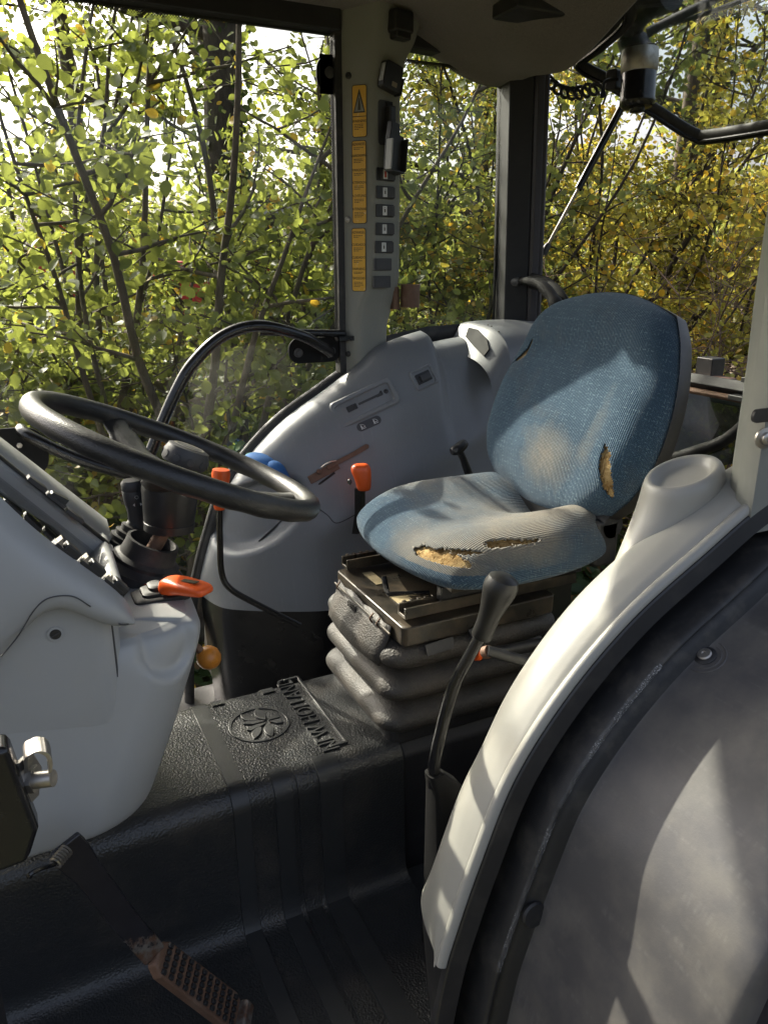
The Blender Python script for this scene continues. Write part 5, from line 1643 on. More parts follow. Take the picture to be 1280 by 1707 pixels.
# warning labels
def sticker_mat():
    t = NT('yellow_label')
    b = t.mix(t.noise(30, 4), (0.60, 0.32, 0.03, 1), (0.72, 0.42, 0.05, 1))
    b = t.mix(t.math('MULTIPLY', t.ramp(t.noise(120, 4, .7), .62, .72), .5), b, (0.7, 0.62, 0.45, 1))
    return t.done(t.bsdf(b, .35))
M['yellow'] = sticker_mat()
def sticker(x0, y0, x1, y1, label, rows, tri=False):
    a, b = on_fa(x0, (y0 + y1) / 2, .0015), on_fa(x1, (y0 + y1) / 2, .0015)
    t_, d_ = on_fa((x0 + x1) / 2, y0, .0015), on_fa((x0 + x1) / 2, y1, .0015)
    w, h = (b - a).length, abs(t_.z - d_.z)
    c = (a + b) / 2; c.z = (t_.z + d_.z) / 2
    A_ = mat_frame(c, fax, Zv, fax.cross(Zv))
    s = root('warning_label', label, 'label', c, 'yellow warning labels on the pillar')
    m = MB(); m.prism(rrect(w / 2, h / 2, .006, 4), .0006, A_); part('label_border', m, M['dark_print'], s, smooth=False)
    m = MB(); m.prism(rrect(w / 2 - .0016, h / 2 - .0016, .005, 4), .0009, A_); bd_ = part('label_face', m, M['yellow'], s, smooth=False)
    Tz = Matrix.Translation
    for (kind, v, txt) in rows:                # v = 0 top .. 1 bottom
        yy = h / 2 - v * h
        if kind == 'h':
            m = text_mb(txt, .0088, A_ @ Tz((0, yy, .0012)), .0003, xs=min(1.0, 7.6 / len(txt)) * .92); part('heading', m, M['dark_print'], bd_, smooth=False)
        elif kind == 'l':
            m = MB(); random.seed(int(v * 997) + len(rows))
            for q in range(txt):
                x = -w / 2 + .006; lim = w / 2 - .006 - (random.uniform(.004, .014) if q == txt - 1 else random.uniform(0, .004))
                while x < lim:
                    L = random.uniform(.003, .007); L = min(L, lim - x)
                    if L > .001: m.box((x + L / 2, yy - q * .0036, .0012), (L, .0013, .0003), A_)
                    x += L + .0014
            part('small_print', m, M['dark_print'], bd_, smooth=False)
        elif kind == 'bar':
            m = MB(); m.box((0, yy, .0012), (w - .003, .0016, .0003), A_); part('divider', m, M['dark_print'], bd_, smooth=False)
    if tri:
        m = MB(); ty = h / 2 - h * .09; by = h / 2 - h * .53
        hw = w * .40
        m.prism([(-hw, by), (hw, by), (.001, ty), (-.001, ty)], .0013, A_); tr_ = part('warning_triangle', m, M['dark_print'], bd_, smooth=False)
        m = MB(); m.prism([(-hw * .80, by + .003), (hw * .80, by + .003), (0, ty - .010)], .0016, A_); part('triangle_face', m, M['grey_pillar'], tr_, smooth=False)
        m = MB(); m.prism([(-.0035, by + .006), (.0035, by + .006), (.0025, by + .020), (.001, by + .032), (-.001, by + .032), (-.0025, by + .020)], .0019, A_); part('exclamation_bar', m, M['dark_print'], tr_, smooth=False)
    return s
sticker(587, 141, 611.5, 229, 'yellow label with a warning triangle, topmost on the pillar', [('bar', .60, ''), ('h', .69, 'WARNING'), ('l', .75, 4)], True)
sticker(587, 234, 611, 373, 'longest yellow label with six warning headings on the pillar', [('h', .045, 'ADVARSEL'), ('l', .085, 2), ('h', .18, 'WAARSCHUWING'), ('l', .22, 3), ('h', .35, 'VAROITUS'), ('l', .39, 2), ('h', .50, 'ATTENTION'), ('l', .54, 3), ('h', .66, 'ACHTUNG'), ('l', .70, 3), ('h', .82, 'ATTENZIONE'), ('l', .86, 4)])
sticker(586.5, 380, 610, 486, 'yellow label with five warning headings, lowest on the pillar', [('h', .07, 'ADVARSEL'), ('l', .12, 2), ('h', .26, 'CUIDADO'), ('l', .31, 3), ('h', .46, 'CUIDADO'), ('l', .51, 2), ('h', .64, 'VARNING'), ('l', .69, 2), ('h', .79, 'ΠΡΟΣΟΧΗ'), ('l', .85, 4)])

# pillar screws and perforated strip
for (x, y) in ((581, 126), (580, 366), (581, 590)):
    p = on_fa(x, y, .0005)
    m = MB(); m.lathe([(.0005, 0), (.008, 0), (.0075, .003), (.004, .0045), (.003, .003), (.0005, .003)], place(p, FAN), 18); part('trim_screw', m, M['black'] if y != 366 else M['steel'], rp)
# upper phone cradle
ph = root('phone_cradle', 'small black clip-on cradle high on the pillar with a pale label', 'cradle', on_fb(650, 150))
A_ = fbM(on_fb(651, 129, .014)) @ Matrix.Rotation(R(-14), 4, 'Z')
m = MB(); m.prism(rrect(.028, .031, .008, 4), .012, A_, -.012); cr = part('cradle_body', m, M['black'], ph, smooth=False, bevel=.003)
m = MB(); m.prism(rrect(.008, .0055, .001, 2), .0126, A_ @ Matrix.Translation((.006, -.016, 0)), .011); part('pale_label', m, M['tan'], cr, smooth=False)
m = MB(); m.box((-.0285, .002, .002), (.003, .040, .014), A_); part('side_clip', m, M['grey'], cr, smooth=False, bevel=.001)
m = MB(); m.box((.031, -.012, .0), (.007, .040, .026), A_); part('side_wing', m, M['black'], cr, smooth=False, bevel=.003)
m = MB(); A0 = fbM(on_fb(664, 38, .02)); m.box((0, 0, 0), (.060, .050, .05), A0); bx_ = part('top_box', m, M['black'], ph, smooth=False, bevel=.008)
m = MB(); m.box((0, -.028, .008), (.046, .02, .03), A0); part('box_foot', m, M['black'], bx_, smooth=False, bevel=.005)
# lower phone holder with ribbed arm
lo = root('phone_holder', 'black telephone holder with grey side tilted out over the switch column', 'holder', on_fb(650, 280))
A_ = fbM(on_fb(642, 196, .001))
m = MB(); m.prism(rrect(.020, .050, .008, 4), .003, fbM(on_fb(640, 205, .001)), -.001); bs_ = part('back_plate', m, M['dkgrey'], lo, smooth=False, bevel=.001)
m = MB()
for k in range(6): m.box((.001 + .003 * k, .020, .006), (.0014, .030, .006), A_)
part('ribs', m, M['black'], bs_, smooth=False)
m = MB(); m.box((.006, -.006, .012), (.018, .060, .024), A_); part('arm', m, M['black'], lo, smooth=False, bevel=.003)
A2 = fbM(on_fb(655, 247, .034)) @ Matrix.Rotation(R(8), 4, 'Y') @ Matrix.Rotation(R(-6), 4, 'Z')
m = MB(); m.prism([(-.022, -.052), (.020, -.060), (.027, -.050), (.028, .030), (.014, .032), (.012, .056), (-.018, .058), (-.022, .020)], .008, A2, -.008); hb = part('holder_tray', m, M['black'], lo, smooth=False, bevel=.002)
m = MB(); m.box((-.023, -.018, .010), (.005, .070, .020), A2); part('grey_side', m, M['grey'], hb, smooth=False, bevel=.002)
m = MB(); m.box((.026, -.014, .012), (.005, .074, .026), A2); part('side_wall', m, M['black'], hb, smooth=False, bevel=.002)
m = MB(); m.box((.002, -.054, .010), (.046, .006, .024), A2); part('bottom_lip', m, M['black'], hb, smooth=False, bevel=.002)
# pipe clamp on the rear edge of the pillar
pc = root('tube_bracket', 'rusty brown tube bracket fixed to the rear edge of the pillar', 'bracket', px(680, 510, Y=1.92))
c0, c1 = px(683, 512, Y=1.90), px(684, 474, Y=1.90)
m = MB(); L = (c1 - c0).length; m.lathe([(.026, 0), (.026, L), (.0235, L), (.0235, L * .1)], place(c0, c1 - c0), 24, False); part('tube', m, M['rust'], pc)
m = MB(); m.tube([px(658, 515, Y=1.915), px(657, 478, Y=1.915)], .012, 8, flat=(1, 1.4)); part('clamp', m, M['rust'], pc)
m = MB(); a, b = px(661, 338, Y=1.93), px(657, 500, Y=1.93); m.tube([a, b], .0075, 4); part('flat_bar', m, M['black'], pc, smooth=False)

# ================================================================== things on the far console
def surf_M(x, y, x2, y2):
    """frame on the far console at (x, y) with its x axis towards (x2, y2)"""
    p, nn = on_right(x, y)
    q, _ = on_right(x2, y2)
    d = q - p; d = (d - nn * d.dot(nn)).normalized()
    return mat_frame(p, d, nn.cross(d), nn), (q - p).length
rp1 = root('slot_switch_panel', 'recessed grey panel with a long slot and two screws on the switch console', 'switch panel', on_right(610, 668)[0])
A_, L = surf_M(608, 672, 656, 650)
m = MB()
o_ = rrect(.086, .035, .012, 4)
i_ = rrect(.078, .027, .009, 4)
m.rings([[A_ @ Vector((x, y, z)) for x, y in rr_] for rr_, z in ((rrect(.090, .039, .014, 4), .000), (o_, .004), (i_, .0035), (rrect(.074, .023, .007, 4), -.004))], False, True); pn = part('panel_frame', m, M['grey_shaded'], rp1, angle=30)
m = MB(); m.prism(rrect(.036, .0065, .003, 3), -.0005, A_ @ Matrix.Translation((.018, .006, 0)), -.0042); sl_ = part('slot', m, M['black'], pn, smooth=False)
m = MB(); m.prism(rrect(.034, .003, .001, 2), .0012, A_ @ Matrix.Translation((.018, .004, 0)), -.001); part('slot_lip', m, M['dkgrey'], sl_, smooth=False)
for k, (x, w_) in enumerate(((-.040, .010), (-.026, .005))):
    m = MB(); m.prism(rrect(w_, .008, .0015, 2), .003 if k == 0 else .001, A_ @ Matrix.Translation((x, .003, 0)), -.0042); part('slide_button', m, M['black'], pn, smooth=False, bevel=.001)
for x in (-.062, .064):
    m = MB(); m.lathe([(.0005, -.004), (.0065, -.004), (.0065, -.001), (.005, .001), (.003, .001), (.002, -.001), (.0005, -.001)], A_ @ Matrix.Translation((x, .005, 0)), 16); part('screw', m, M['dkgrey'], pn)
rp2 = root('rocker_switch', 'black rocker in a square recess on the switch console pod', 'switch', on_right(705, 630)[0])
A_, L = surf_M(706, 629, 740, 614)
m = MB(); m.rings([[A_ @ Vector((x, y, z)) for x, y in rr_] for rr_, z in ((rrect(.036, .029, .007, 3), .000), (rrect(.033, .026, .006, 3), .003), (rrect(.029, .022, .005, 3), .002), (rrect(.027, .020, .004, 3), -.006))], False, True); pn = part('recess_frame', m, M['grey_shaded'], rp2, angle=30)
m = MB(); m.prism(rrect(.022, .014, .002, 2), .002, A_, -.0065); part('bezel', m, M['black'], pn, smooth=False, bevel=.001)
m = MB(); m.box((.003, -.001, .004), (.030, .017, .009), A_); part('rocker', m, M['dkgrey'], pn, smooth=False, bevel=.0015)
rp3 = root('symbol_plate', 'dark oval plate with two white seat symbols below the slot panel', 'plate', on_right(615, 706)[0])
A_, L = surf_M(615, 706, 640, 695)
m = MB(); m.prism(rrect(.034, .0115, .0114, 7), .0016, A_, -.002); pn = part('plate', m, M['dkgrey'], rp3, smooth=False, bevel=.0006)
m = MB()
for x in (-.018, .018):
    Q = A_ @ Matrix.Translation((x, 0, .0021))
    m.tube([Q @ Vector((-.006 + .012 * max(0, math.cos(a)) * (a < pi / 2), -.004 + .010 * math.sin(a), 0)) for a in np.linspace(0, pi / 2, 8)], .0006, 4)
    m.box((-.004, -.001, 0), (.003, .009, .0006), Q); m.box((.0, -.0065, 0), (.013, .0012, .0006), Q); m.box((.001, -.003, 0), (.008, .0012, .0006), Q)
part('white_symbols', m, M['white_print'], pn, smooth=False)
# rusty slide stay screwed to the console
ry = root('slide_stay', 'rusty flat slide stay screwed across the switch console face', 'stay', on_right(565, 770)[0])
A_, L = surf_M(545, 782, 600, 752)
m = MB(); m.box((-.012, -.004, .004), (.085, .022, .004), A_); pn = part('slide_base', m, M['rust'], ry, smooth=False, bevel=.001)
m = MB(); m.prism([(-.02, -.006), (.062, -.008), (.102, -.007), (.106, 0), (.100, .006), (.060, .004), (-.02, .006)], .011, A_ @ Matrix.Translation((.02, .003, 0)), .007); part('stay_arm', m, M['rust'], pn, smooth=False, bevel=.001)
m = MB(); m.tube([A_ @ Vector(v) for v in ((-.012, .010, .008), (.004, .013, .013), (.018, .012, .012), (.030, .008, .010))], .0022, 6); part('wire_clip', m, M['steel'], pn)
m = MB(); m.lathe([(.0005, 0), (.007, 0), (.006, .004), (.0005, .005)], A_ @ Matrix.Translation((-.022, .004, .006)), 14); part('rivet', m, M['rust'], pn)
# orange-headed lever in its gaiter slot
og = root('control_lever', 'orange-headed hand lever standing in the switch console beside the cushion', 'lever', on_right(600, 830)[0])
p0 = px(600, 855, Y=1.68); p1 = px(600, 812, Y=1.655)
m = MB(); m.tube([p0 + Vector((0, .02, -.06)), p0, p1], .011, 4, flat=(1.3, .5)); part('stem', m, M['black'], og, smooth=False)
h0 = px(604, 818, Y=1.655); h1 = px(602, 773, Y=1.655)
dv = h1 - h0; Ld = dv.length
Am = place(h0, dv, _R)
m = MB(); m.rings([[Am @ Vector((x + sx, y, z * Ld)) for x, y in rrect(a, b, min(a, b) * .9, 5)] for z, a, b, sx in ((0, .015, .013, .004), (.1, .018, .016, .004), (.45, .020, .017, .003), (.7, .025, .018, -.001), (.9, .024, .016, -.002), (.99, .016, .010, -.001), (1.0, .008, .004, 0))]); gh = part('orange_head', m, M['orange'], og, sub=1)
m = MB(); m.lathe([(.0005, 0), (.006, 0), (.007, .004), (.005, .006), (.0005, .006)], place(px(584, 803, Y=1.645), (-1, -.4, .0)), 14); part('lock_button', m, M['black'], gh)
m = MB(); sq = []
for q in ((500, 880), (530, 875), (560, 862), (590, 845), (606, 832)):
    p, nn = on_right(*q); sq.append(p + nn * .0006)
m.tube(catmull([on_right(*q)[0] for q in ((517, 838), (545, 858), (560, 872), (585, 862), (612, 845))], 5), .0014, 6); part('cover_joint', m, M['dkgrey'], og)
m = MB(); m.tube([on_right(*q)[0] for q in ((432, 903), (470, 868), (505, 833), (535, 805), (558, 788))], .0032, 8, flat=(1, .6)); part('guide_slot', m, M['black'], og)
# black lever near the backrest
bl3 = root('backrest_lever', 'small black lever with flattened head between switch console and backrest', 'lever', px(775, 790, Y=1.60))
m = MB(); m.tube([px(785, 800, Y=1.60), px(772, 765, Y=1.60), px(766, 752, Y=1.60)], [.012, .009, .009], 10); part('stem', m, M['black'], bl3)
m = MB(); m.tube(catmull([px(752, 753, Y=1.59), px(762, 749, Y=1.59), px(772, 741, Y=1.60), px(778, 737, Y=1.60)], 4), [.008, .011, .0125, .013, .013, .0135, .014, .0135, .013, .012, .011, .009, .006], 12); part('head', m, M['black'], bl3)
# blue gloves tucked at the front of the far console
gl = root('work_gloves', 'blue work gloves with pale cuffs lying on the switch console front', 'gloves', on_right(455, 780)[0])
def blob(P, rr_, name, mat, par, flat):
    m = MB(); m.tube(catmull(P, 5), rr_, 14, flat=flat); return part(name, m, mat, par, sub=1)
def onr(x, y, up):
    p, nn = on_right(x, y); return p + nn * up
g = blob([onr(418, 768, .012), onr(432, 768, .020), onr(450, 775, .022), onr(466, 788, .014)], [.008, .016, .021, .024, .026, .027, .028, .028, .028, .027, .026, .025, .022, .019, .014, .006], 'glove_back', M['blue'], gl, (.55, 1))
g = blob([onr(448, 775, .022), onr(465, 782, .026), onr(482, 795, .022), onr(496, 808, .012)], [.008, .014, .019, .022, .024, .025, .026, .026, .026, .025, .024, .022, .019, .016, .011, .005], 'glove_front', M['blue'], gl, (.55, 1))
blob([onr(416, 770, .012), onr(424, 765, .018), onr(434, 762, .020)], [.006, .009, .011, .012, .012, .012, .011, .010, .009, .008, .004], 'cuff', M['mint'], gl, (.6, 1))
blob([onr(446, 784, .018), onr(456, 778, .026), onr(468, 776, .026)], [.004, .006, .007, .007, .007, .007, .007, .007, .006, .005, .003], 'pale_stripe', M['whitecloth'], gl, (.7, 1))
# rear pod with dark angled screen on the console shoulder
rpod = root('rear_console_pod', 'raised grey pod with dark angled panel on the switch console shoulder', 'console pod', px(820, 590, Y=1.82))
Pp = lambda x, y, Y: px(x, y, Y=Y)
bot = [Pp(770, 600, 1.88), Pp(820, 640, 1.76), Pp(900, 640, 1.74), Pp(960, 560, 1.90)]
xa, xb_, xc = 1.17, 1.215, 1.46
m = MB()
secy = [1.945, 1.90, 1.84, 1.78, 1.735, 1.715]
zt = [1.025, 1.032, 1.028, 1.012, .975, .90]
rws = []
for (xq, dz) in ((1.150, -.085), (1.160, -.072), (1.198, -.010), (1.212, .0), (1.30, .002), (1.46, -.004)):
    rws.append([Vector((xq + .02 * (1.95 - y) / .2, y, min(z, z + dz) if dz < 0 else z + dz)) for y, z in zip(secy, zt)])
rws = dense(rws, 4, 4)
m.grid(rws); part('pod_shell', m, M['grey_shaded'], rpod, angle=50)
PN = normals(rws)
def onp(x, y): return hit(rws, PN, x, y)
p, nn = onp(796, 568)
q = [px_plane(x, y, p + nn * .002, nn) for x, y in ((780, 545), (796, 549), (812, 566), (815, 582), (806, 594), (790, 578), (775, 561))]
m = MB(); m.add(q + [a - nn * .004 for a in q], [tuple(range(7)), tuple(range(13, 6, -1))] + [(i, 7 + i, 7 + (i + 1) % 7, (i + 1) % 7) for i in range(7)]); part('dark_screen', m, M['matte_black'], rpod, smooth=False, bevel=.0015)
for (x, y) in ((813, 542), (819, 544), (831, 553)):
    p, nn = onp(x, y); m = MB(); m.lathe([(.0005, 0), (.0025, 0), (.002, .0015), (.0005, .002)], place(p, nn), 10); part('screw', m, M['dark_print'], rpod)

# ================================================================== near side : gear lever and dish
ge = root('gear_lever', 'bent black gear lever with a pear-shaped knob before the pale console', 'gear lever', px(722, 1275, Y=.93))
P = [px(722, 1310, Y=.93), px(722, 1295, Y=.93), px(723, 1285, Y=.93), px(726, 1262, Y=.925), px(740, 1200, Y=.915), px(758, 1140, Y=.905), px(780, 1098, Y=.895), px(805, 1052, Y=.885)]
m = MB(); m.tube(catmull(P, 6), [.0105] * 31 + [.0095] * 12, 14); part('rod', m, M['black_gloss'], ge)
b0 = px(722, 1290, Y=.93)
m = MB(); m.rings([[Vector((x, y, z)) for x, y in rrect(hx, hy, .008, 3, b0.x + dx, .93)] for hx, hy, dx, z in ((.045, .035, .045, -.008), (.040, .03, .040, .15), (.026, .022, .022, b0.z - .03), (.014, .014, .002, b0.z + .002))]); part('lever_gaiter', m, M['matte_black'], ge)
k0, k1 = px(802, 1062, Y=.886), px(842, 958, Y=.868)
dv = k1 - k0; Ld = dv.length
m = MB(); m.lathe([(.0005, 0), (.0150, .0), (.0165, .003), (.0160, Ld * .2), (.0170, Ld * .38), (.0215, Ld * .58), (.0255, Ld * .74), (.0260, Ld * .84), (.0225, Ld * .94), (.0135, Ld * .99), (.0005, Ld)], place(k0, dv), 32); part('pear_knob', m, M['knob'], ge)
hid = root('hidden_lever', 'short black side lever with chrome collar passing behind the gear lever', 'lever', px(850, 1095, Y=.98))
m = MB(); m.tube([px(812, 1085, Y=.99), px(860, 1098, Y=.97), px(900, 1110, Y=.95)], .010, 12); part('rod', m, M['black'], hid)
m = MB(); a, b = px(808, 1088, Y=1.0), px(816, 1086, Y=.99); m.tube([a, b], .0115, 14); part('collar', m, M['rust'], hid)
# shallow dish moulded on top of the near console beside the pillar
dish = root('cup_dish', 'shallow oval dish moulded on top of the pale console by the pillar', 'dish', px(1140, 790, Y=.74))
c = px(1138, 790, Y=.735)
DX = Vector((.94, .12, .30)).normalized(); DN = Vector((-.25, .05, 1)); DN = (DN - DX * DN.dot(DX)).normalized(); DYv = DN.cross(DX)
A_ = mat_frame(c, DX, DYv, DN)
m = MB()
def oval(a, b, z, dx=0.0, dy=0.0, n=36): return [A_ @ Vector((a * math.cos(2 * pi * k / n) + dx, b * math.sin(2 * pi * k / n) + dy, z)) for k in range(n)]
m.rings([oval(.120, .030, -.120, -.060, .020), oval(.092, .044, -.070, -.028, .012), oval(.070, .052, -.032, -.006, .004), oval(.062, .052, -.010, -.002), oval(.057, .048, .002), oval(.052, .043, .006), oval(.046, .037, .004), oval(.042, .033, -.004), oval(.036, .027, -.007), oval(.015, .012, -.0075)], False, True)
part('dish_rim', m, M['grey_warm'], dish, sub=1)
# ================================================================== outdoors
GZ = -1.05
def ground_z(x, y):
    # bank that rises behind the tractor's right side
    d = 0.85 * y + 0.35 * x
    return GZ + 0.75 * float(sm(3.2, 6.5, d)) + 0.5 * float(sm(8, 30, d)) + .06 * noise.noise(Vector((x * .7, y * .7, 0)))
gx = [-60, -30, -15, -8] + list(np.linspace(-5, 14, 48)) + [18, 25, 40, 70]
gy = [-40, -15, -6] + list(np.linspace(-2, 16, 46)) + [20, 30, 45, 80]
mb = MB(); mb.grid([[Vector((x, y, ground_z(x, y))) for y in gy] for x in gx], flip=False)
ground = structure('ground', mb, M['soil'], angle=180)

def leaves_mesh(name, C, N, size, mat, parent, L, tone, gold, shape='round', kind=None, thin=True):
    """many leaves as one mesh: C centres, N leaf normals, size array"""
    C = np.asarray(C, float); N = np.asarray(N, float); size = np.asarray(size, float); tone = np.asarray(tone, float); gold = np.asarray(gold, float)
    if thin and len(C) > 50:
        # open gap in the crowns on the sunny side (the low sun reaches the cab through it)
        k = (C[:, 2] - .8) / SUN_DIR.z
        gx_, gy_ = C[:, 0] - SUN_DIR.x * k, C[:, 1] - SUN_DIR.y * k
        gap = (C[:, 2] > .9) & (gx_ > -.1) & (gx_ < 1.35) & (gy_ > .0) & (gy_ < 1.68) & (RNG.random(len(C)) < .93)
        C, N, size, tone, gold = C[~gap], N[~gap], size[~gap], tone[~gap], gold[~gap]
    n = len(C)
    N /= np.linalg.norm(N, axis=1)[:, None] + 1e-9
    a = RNG.normal(size=(n, 3)); a -= N * (a * N).sum(1)[:, None]; a /= np.linalg.norm(a, axis=1)[:, None] + 1e-9
    b = np.cross(N, a)
    s = np.asarray(size)[:, None]
    if shape == 'round':      # six-sided leaf folded along its rib
        T = [(-.50, 0, 0), (-.40, .22, .05), (-.12, .40, .09), (.20, .36, .07), (.42, .18, .01), (.60, 0, -.06), (.42, -.18, .01), (.20, -.36, .07), (-.12, -.40, .09), (-.40, -.22, .05), (.05, 0, -.01)]
        faces = [(0, 10, 2, 1), (10, 5, 4, 3), (10, 3, 2), (0, 9, 8, 10), (10, 8, 7), (10, 7, 6, 5)]
    else:
        T = [(-.5, 0, 0), (.05, .30, .07), (.55, 0, -.03), (.05, -.30, .07)]
        faces = [(0, 2, 1), (0, 3, 2)]
    k = len(T)
    V = np.empty((n, k, 3))
    for i, (x, y, z) in enumerate(T):
        V[:, i] = C + (a * x + b * y + N * z) * s
    V = V.reshape(-1, 3) - np.asarray(L)
    me = bpy.data.meshes.new(name)
    fl_ = [len(f) for f in faces]
    loops = np.concatenate([np.asarray(f) for f in faces])
    allv = (np.arange(n)[:, None] * k + loops[None]).reshape(-1)
    tot = np.tile(np.asarray(fl_), n)
    me.vertices.add(n * k); me.vertices.foreach_set('co', V.reshape(-1).astype(np.float32))
    me.loops.add(len(allv)); me.loops.foreach_set('vertex_index', allv.astype(np.int32))
    me.polygons.add(len(tot)); st = np.concatenate([[0], np.cumsum(tot)[:-1]])
    me.polygons.foreach_set('loop_start', st.astype(np.int32)); me.polygons.foreach_set('loop_total', tot.astype(np.int32))
    me.update(calc_edges=True)
    at = me.color_attributes.new('tone', 'FLOAT_COLOR', 'POINT')
    c = np.ones((n, k, 4), np.float32)
    c[:, :, 0] = np.asarray(tone)[:, None]; c[:, :, 1] = np.asarray(gold)[:, None]
    at.data.foreach_set('color', c.reshape(-1))
    o = finish(name, me, mat, parent, smooth=False)
    if kind: o['kind'] = kind
    return o

def rv(a, b): return random.uniform(a, b)
def stem_path(p, d, L, n=7, wob=.12, lift=.0):
    P = [Vector(p)]
    d = Vector(d).normalized()
    for i in range(n):
        d = (d + Vector((rv(-wob, wob), rv(-wob, wob), rv(-wob, wob) * .6 + lift))).normalized()
        P.append(P[-1] + d * L / n)
    return P
def shrub(name, label, base, nstem, H, spread, leaf, nleaf, size, bark_m, group, gold=.05, lean=(0, 0), sub=7, r0=.03, singles=0, twig=.75, shape='round', low=.18, cloud=.0):
    """multi-stem shrub: stems, side twigs and leaves hung along the twigs"""
    b = Vector(base); b.z = ground_z(b.x, b.y) - .05
    t = root(name, label, 'shrub', b, group)
    wood = MB()
    tips = []
    for s in range(nstem):
        a = 2 * pi * s / nstem + rv(-.4, .4)
        d = Vector((math.cos(a) * spread * rv(.4, 1.2) + lean[0], math.sin(a) * spread * rv(.4, 1.2) + lean[1], 1))
        h = H * rv(.65, 1.1)
        P = stem_path(b + Vector((math.cos(a) * .12, math.sin(a) * .12, 0)), d, h, 9, .17, .03)
        r = r0 * rv(.6, 1.25)
        PP = catmull(P, 3)
        wood.tube(PP, [r * (1 - .85 * i / (len(PP) - 1)) for i in range(len(PP))], 7)
        for k in range(sub):
            i = random.randrange(int(len(PP) * low), len(PP) - 1)
            dd = Vector((rv(-1, 1), rv(-1, 1), rv(-.1, .8)))
            Q = stem_path(PP[i], dd, rv(.5, 1.0) * twig * (.6 + .4 * H / 4), 5, .25, .03)
            wood.tube(Q, [r * .30 * (1 - .8 * j / 5) + .0015 for j in range(6)], 5)
            tips.append(Q)
            for _ in range(2):
                q0 = Q[random.randrange(1, 5)]
                Q2 = stem_path(q0, (rv(-1, 1), rv(-1, 1), rv(-.3, .6)), rv(.3, .6) * twig, 4, .3)
                wood.tube(Q2, [r * .14 * (1 - .7 * j / 4) + .001 for j in range(5)], 4)
                tips.append(Q2)
    part('trunk', wood, bark_m, t, angle=80)
    C = np.empty((nleaf, 3))
    for i in range(nleaf):
        Q = tips[random.randrange(len(tips))]
        k = random.randrange(len(Q) - 1)
        p = Q[k].lerp(Q[k + 1], random.random())
        C[i] = (p.x, p.y, p.z)
    C += RNG.normal(scale=size * .9 + cloud, size=(nleaf, 3))
    N = RNG.normal(size=(nleaf, 3)); N[:, 2] = np.abs(N[:, 2]) * 1.0 + .3; N[:, 1] -= .5
    S = size * RNG.uniform(.55, 1.25, nleaf)
    tone = np.clip(RNG.normal(.5, .28, nleaf), 0, 1)
    gd = (RNG.random(nleaf) < gold) * RNG.uniform(.3, 1, nleaf)
    if singles:
        # the leaves that show largest become parts of their own
        d2 = (C[:, 0] ** 2 + C[:, 1] ** 2 + (C[:, 2] - 1.2) ** 2) / S ** 2
        vis = np.array([-40 < project(c)[0] < 900 and -20 < project(c)[1] < 700 for c in C])
        order = np.argsort(np.where(vis, d2, 1e9))
        big = order[:singles]; rest = order[singles:]
        protos = []
        for q in range(5):
            me_o = leaves_mesh('leaf', np.zeros((1, 3)), np.array([[0, 0, 1.0]]), [1.0], leaf, None, (0, 0, 0), [.15 + .18 * q], [0.9 if q == 4 and gold > .06 else 0.0])
            protos.append(me_o.data); bpy.data.objects.remove(me_o)
        crown = None
        for q in big:
            o = bpy.data.objects.new('leaf', protos[random.randrange(5) if random.random() < .3 else random.randrange(4)]); COL.objects.link(o); o.parent = t
            M_ = place(Vector(C[q]) - b, Vector(N[q]), Vector((rv(-1, 1), rv(-1, 1), rv(-1, 1)))) @ Matrix.Scale(float(S[q]), 4)
            o.matrix_local = M_
        C, N, S, tone, gd = C[rest], N[rest], S[rest], tone[rest], gd[rest]
    leaves_mesh('crown', C, N, S, leaf, t, b, tone, gd, shape, kind='stuff' if singles else None)
    return t
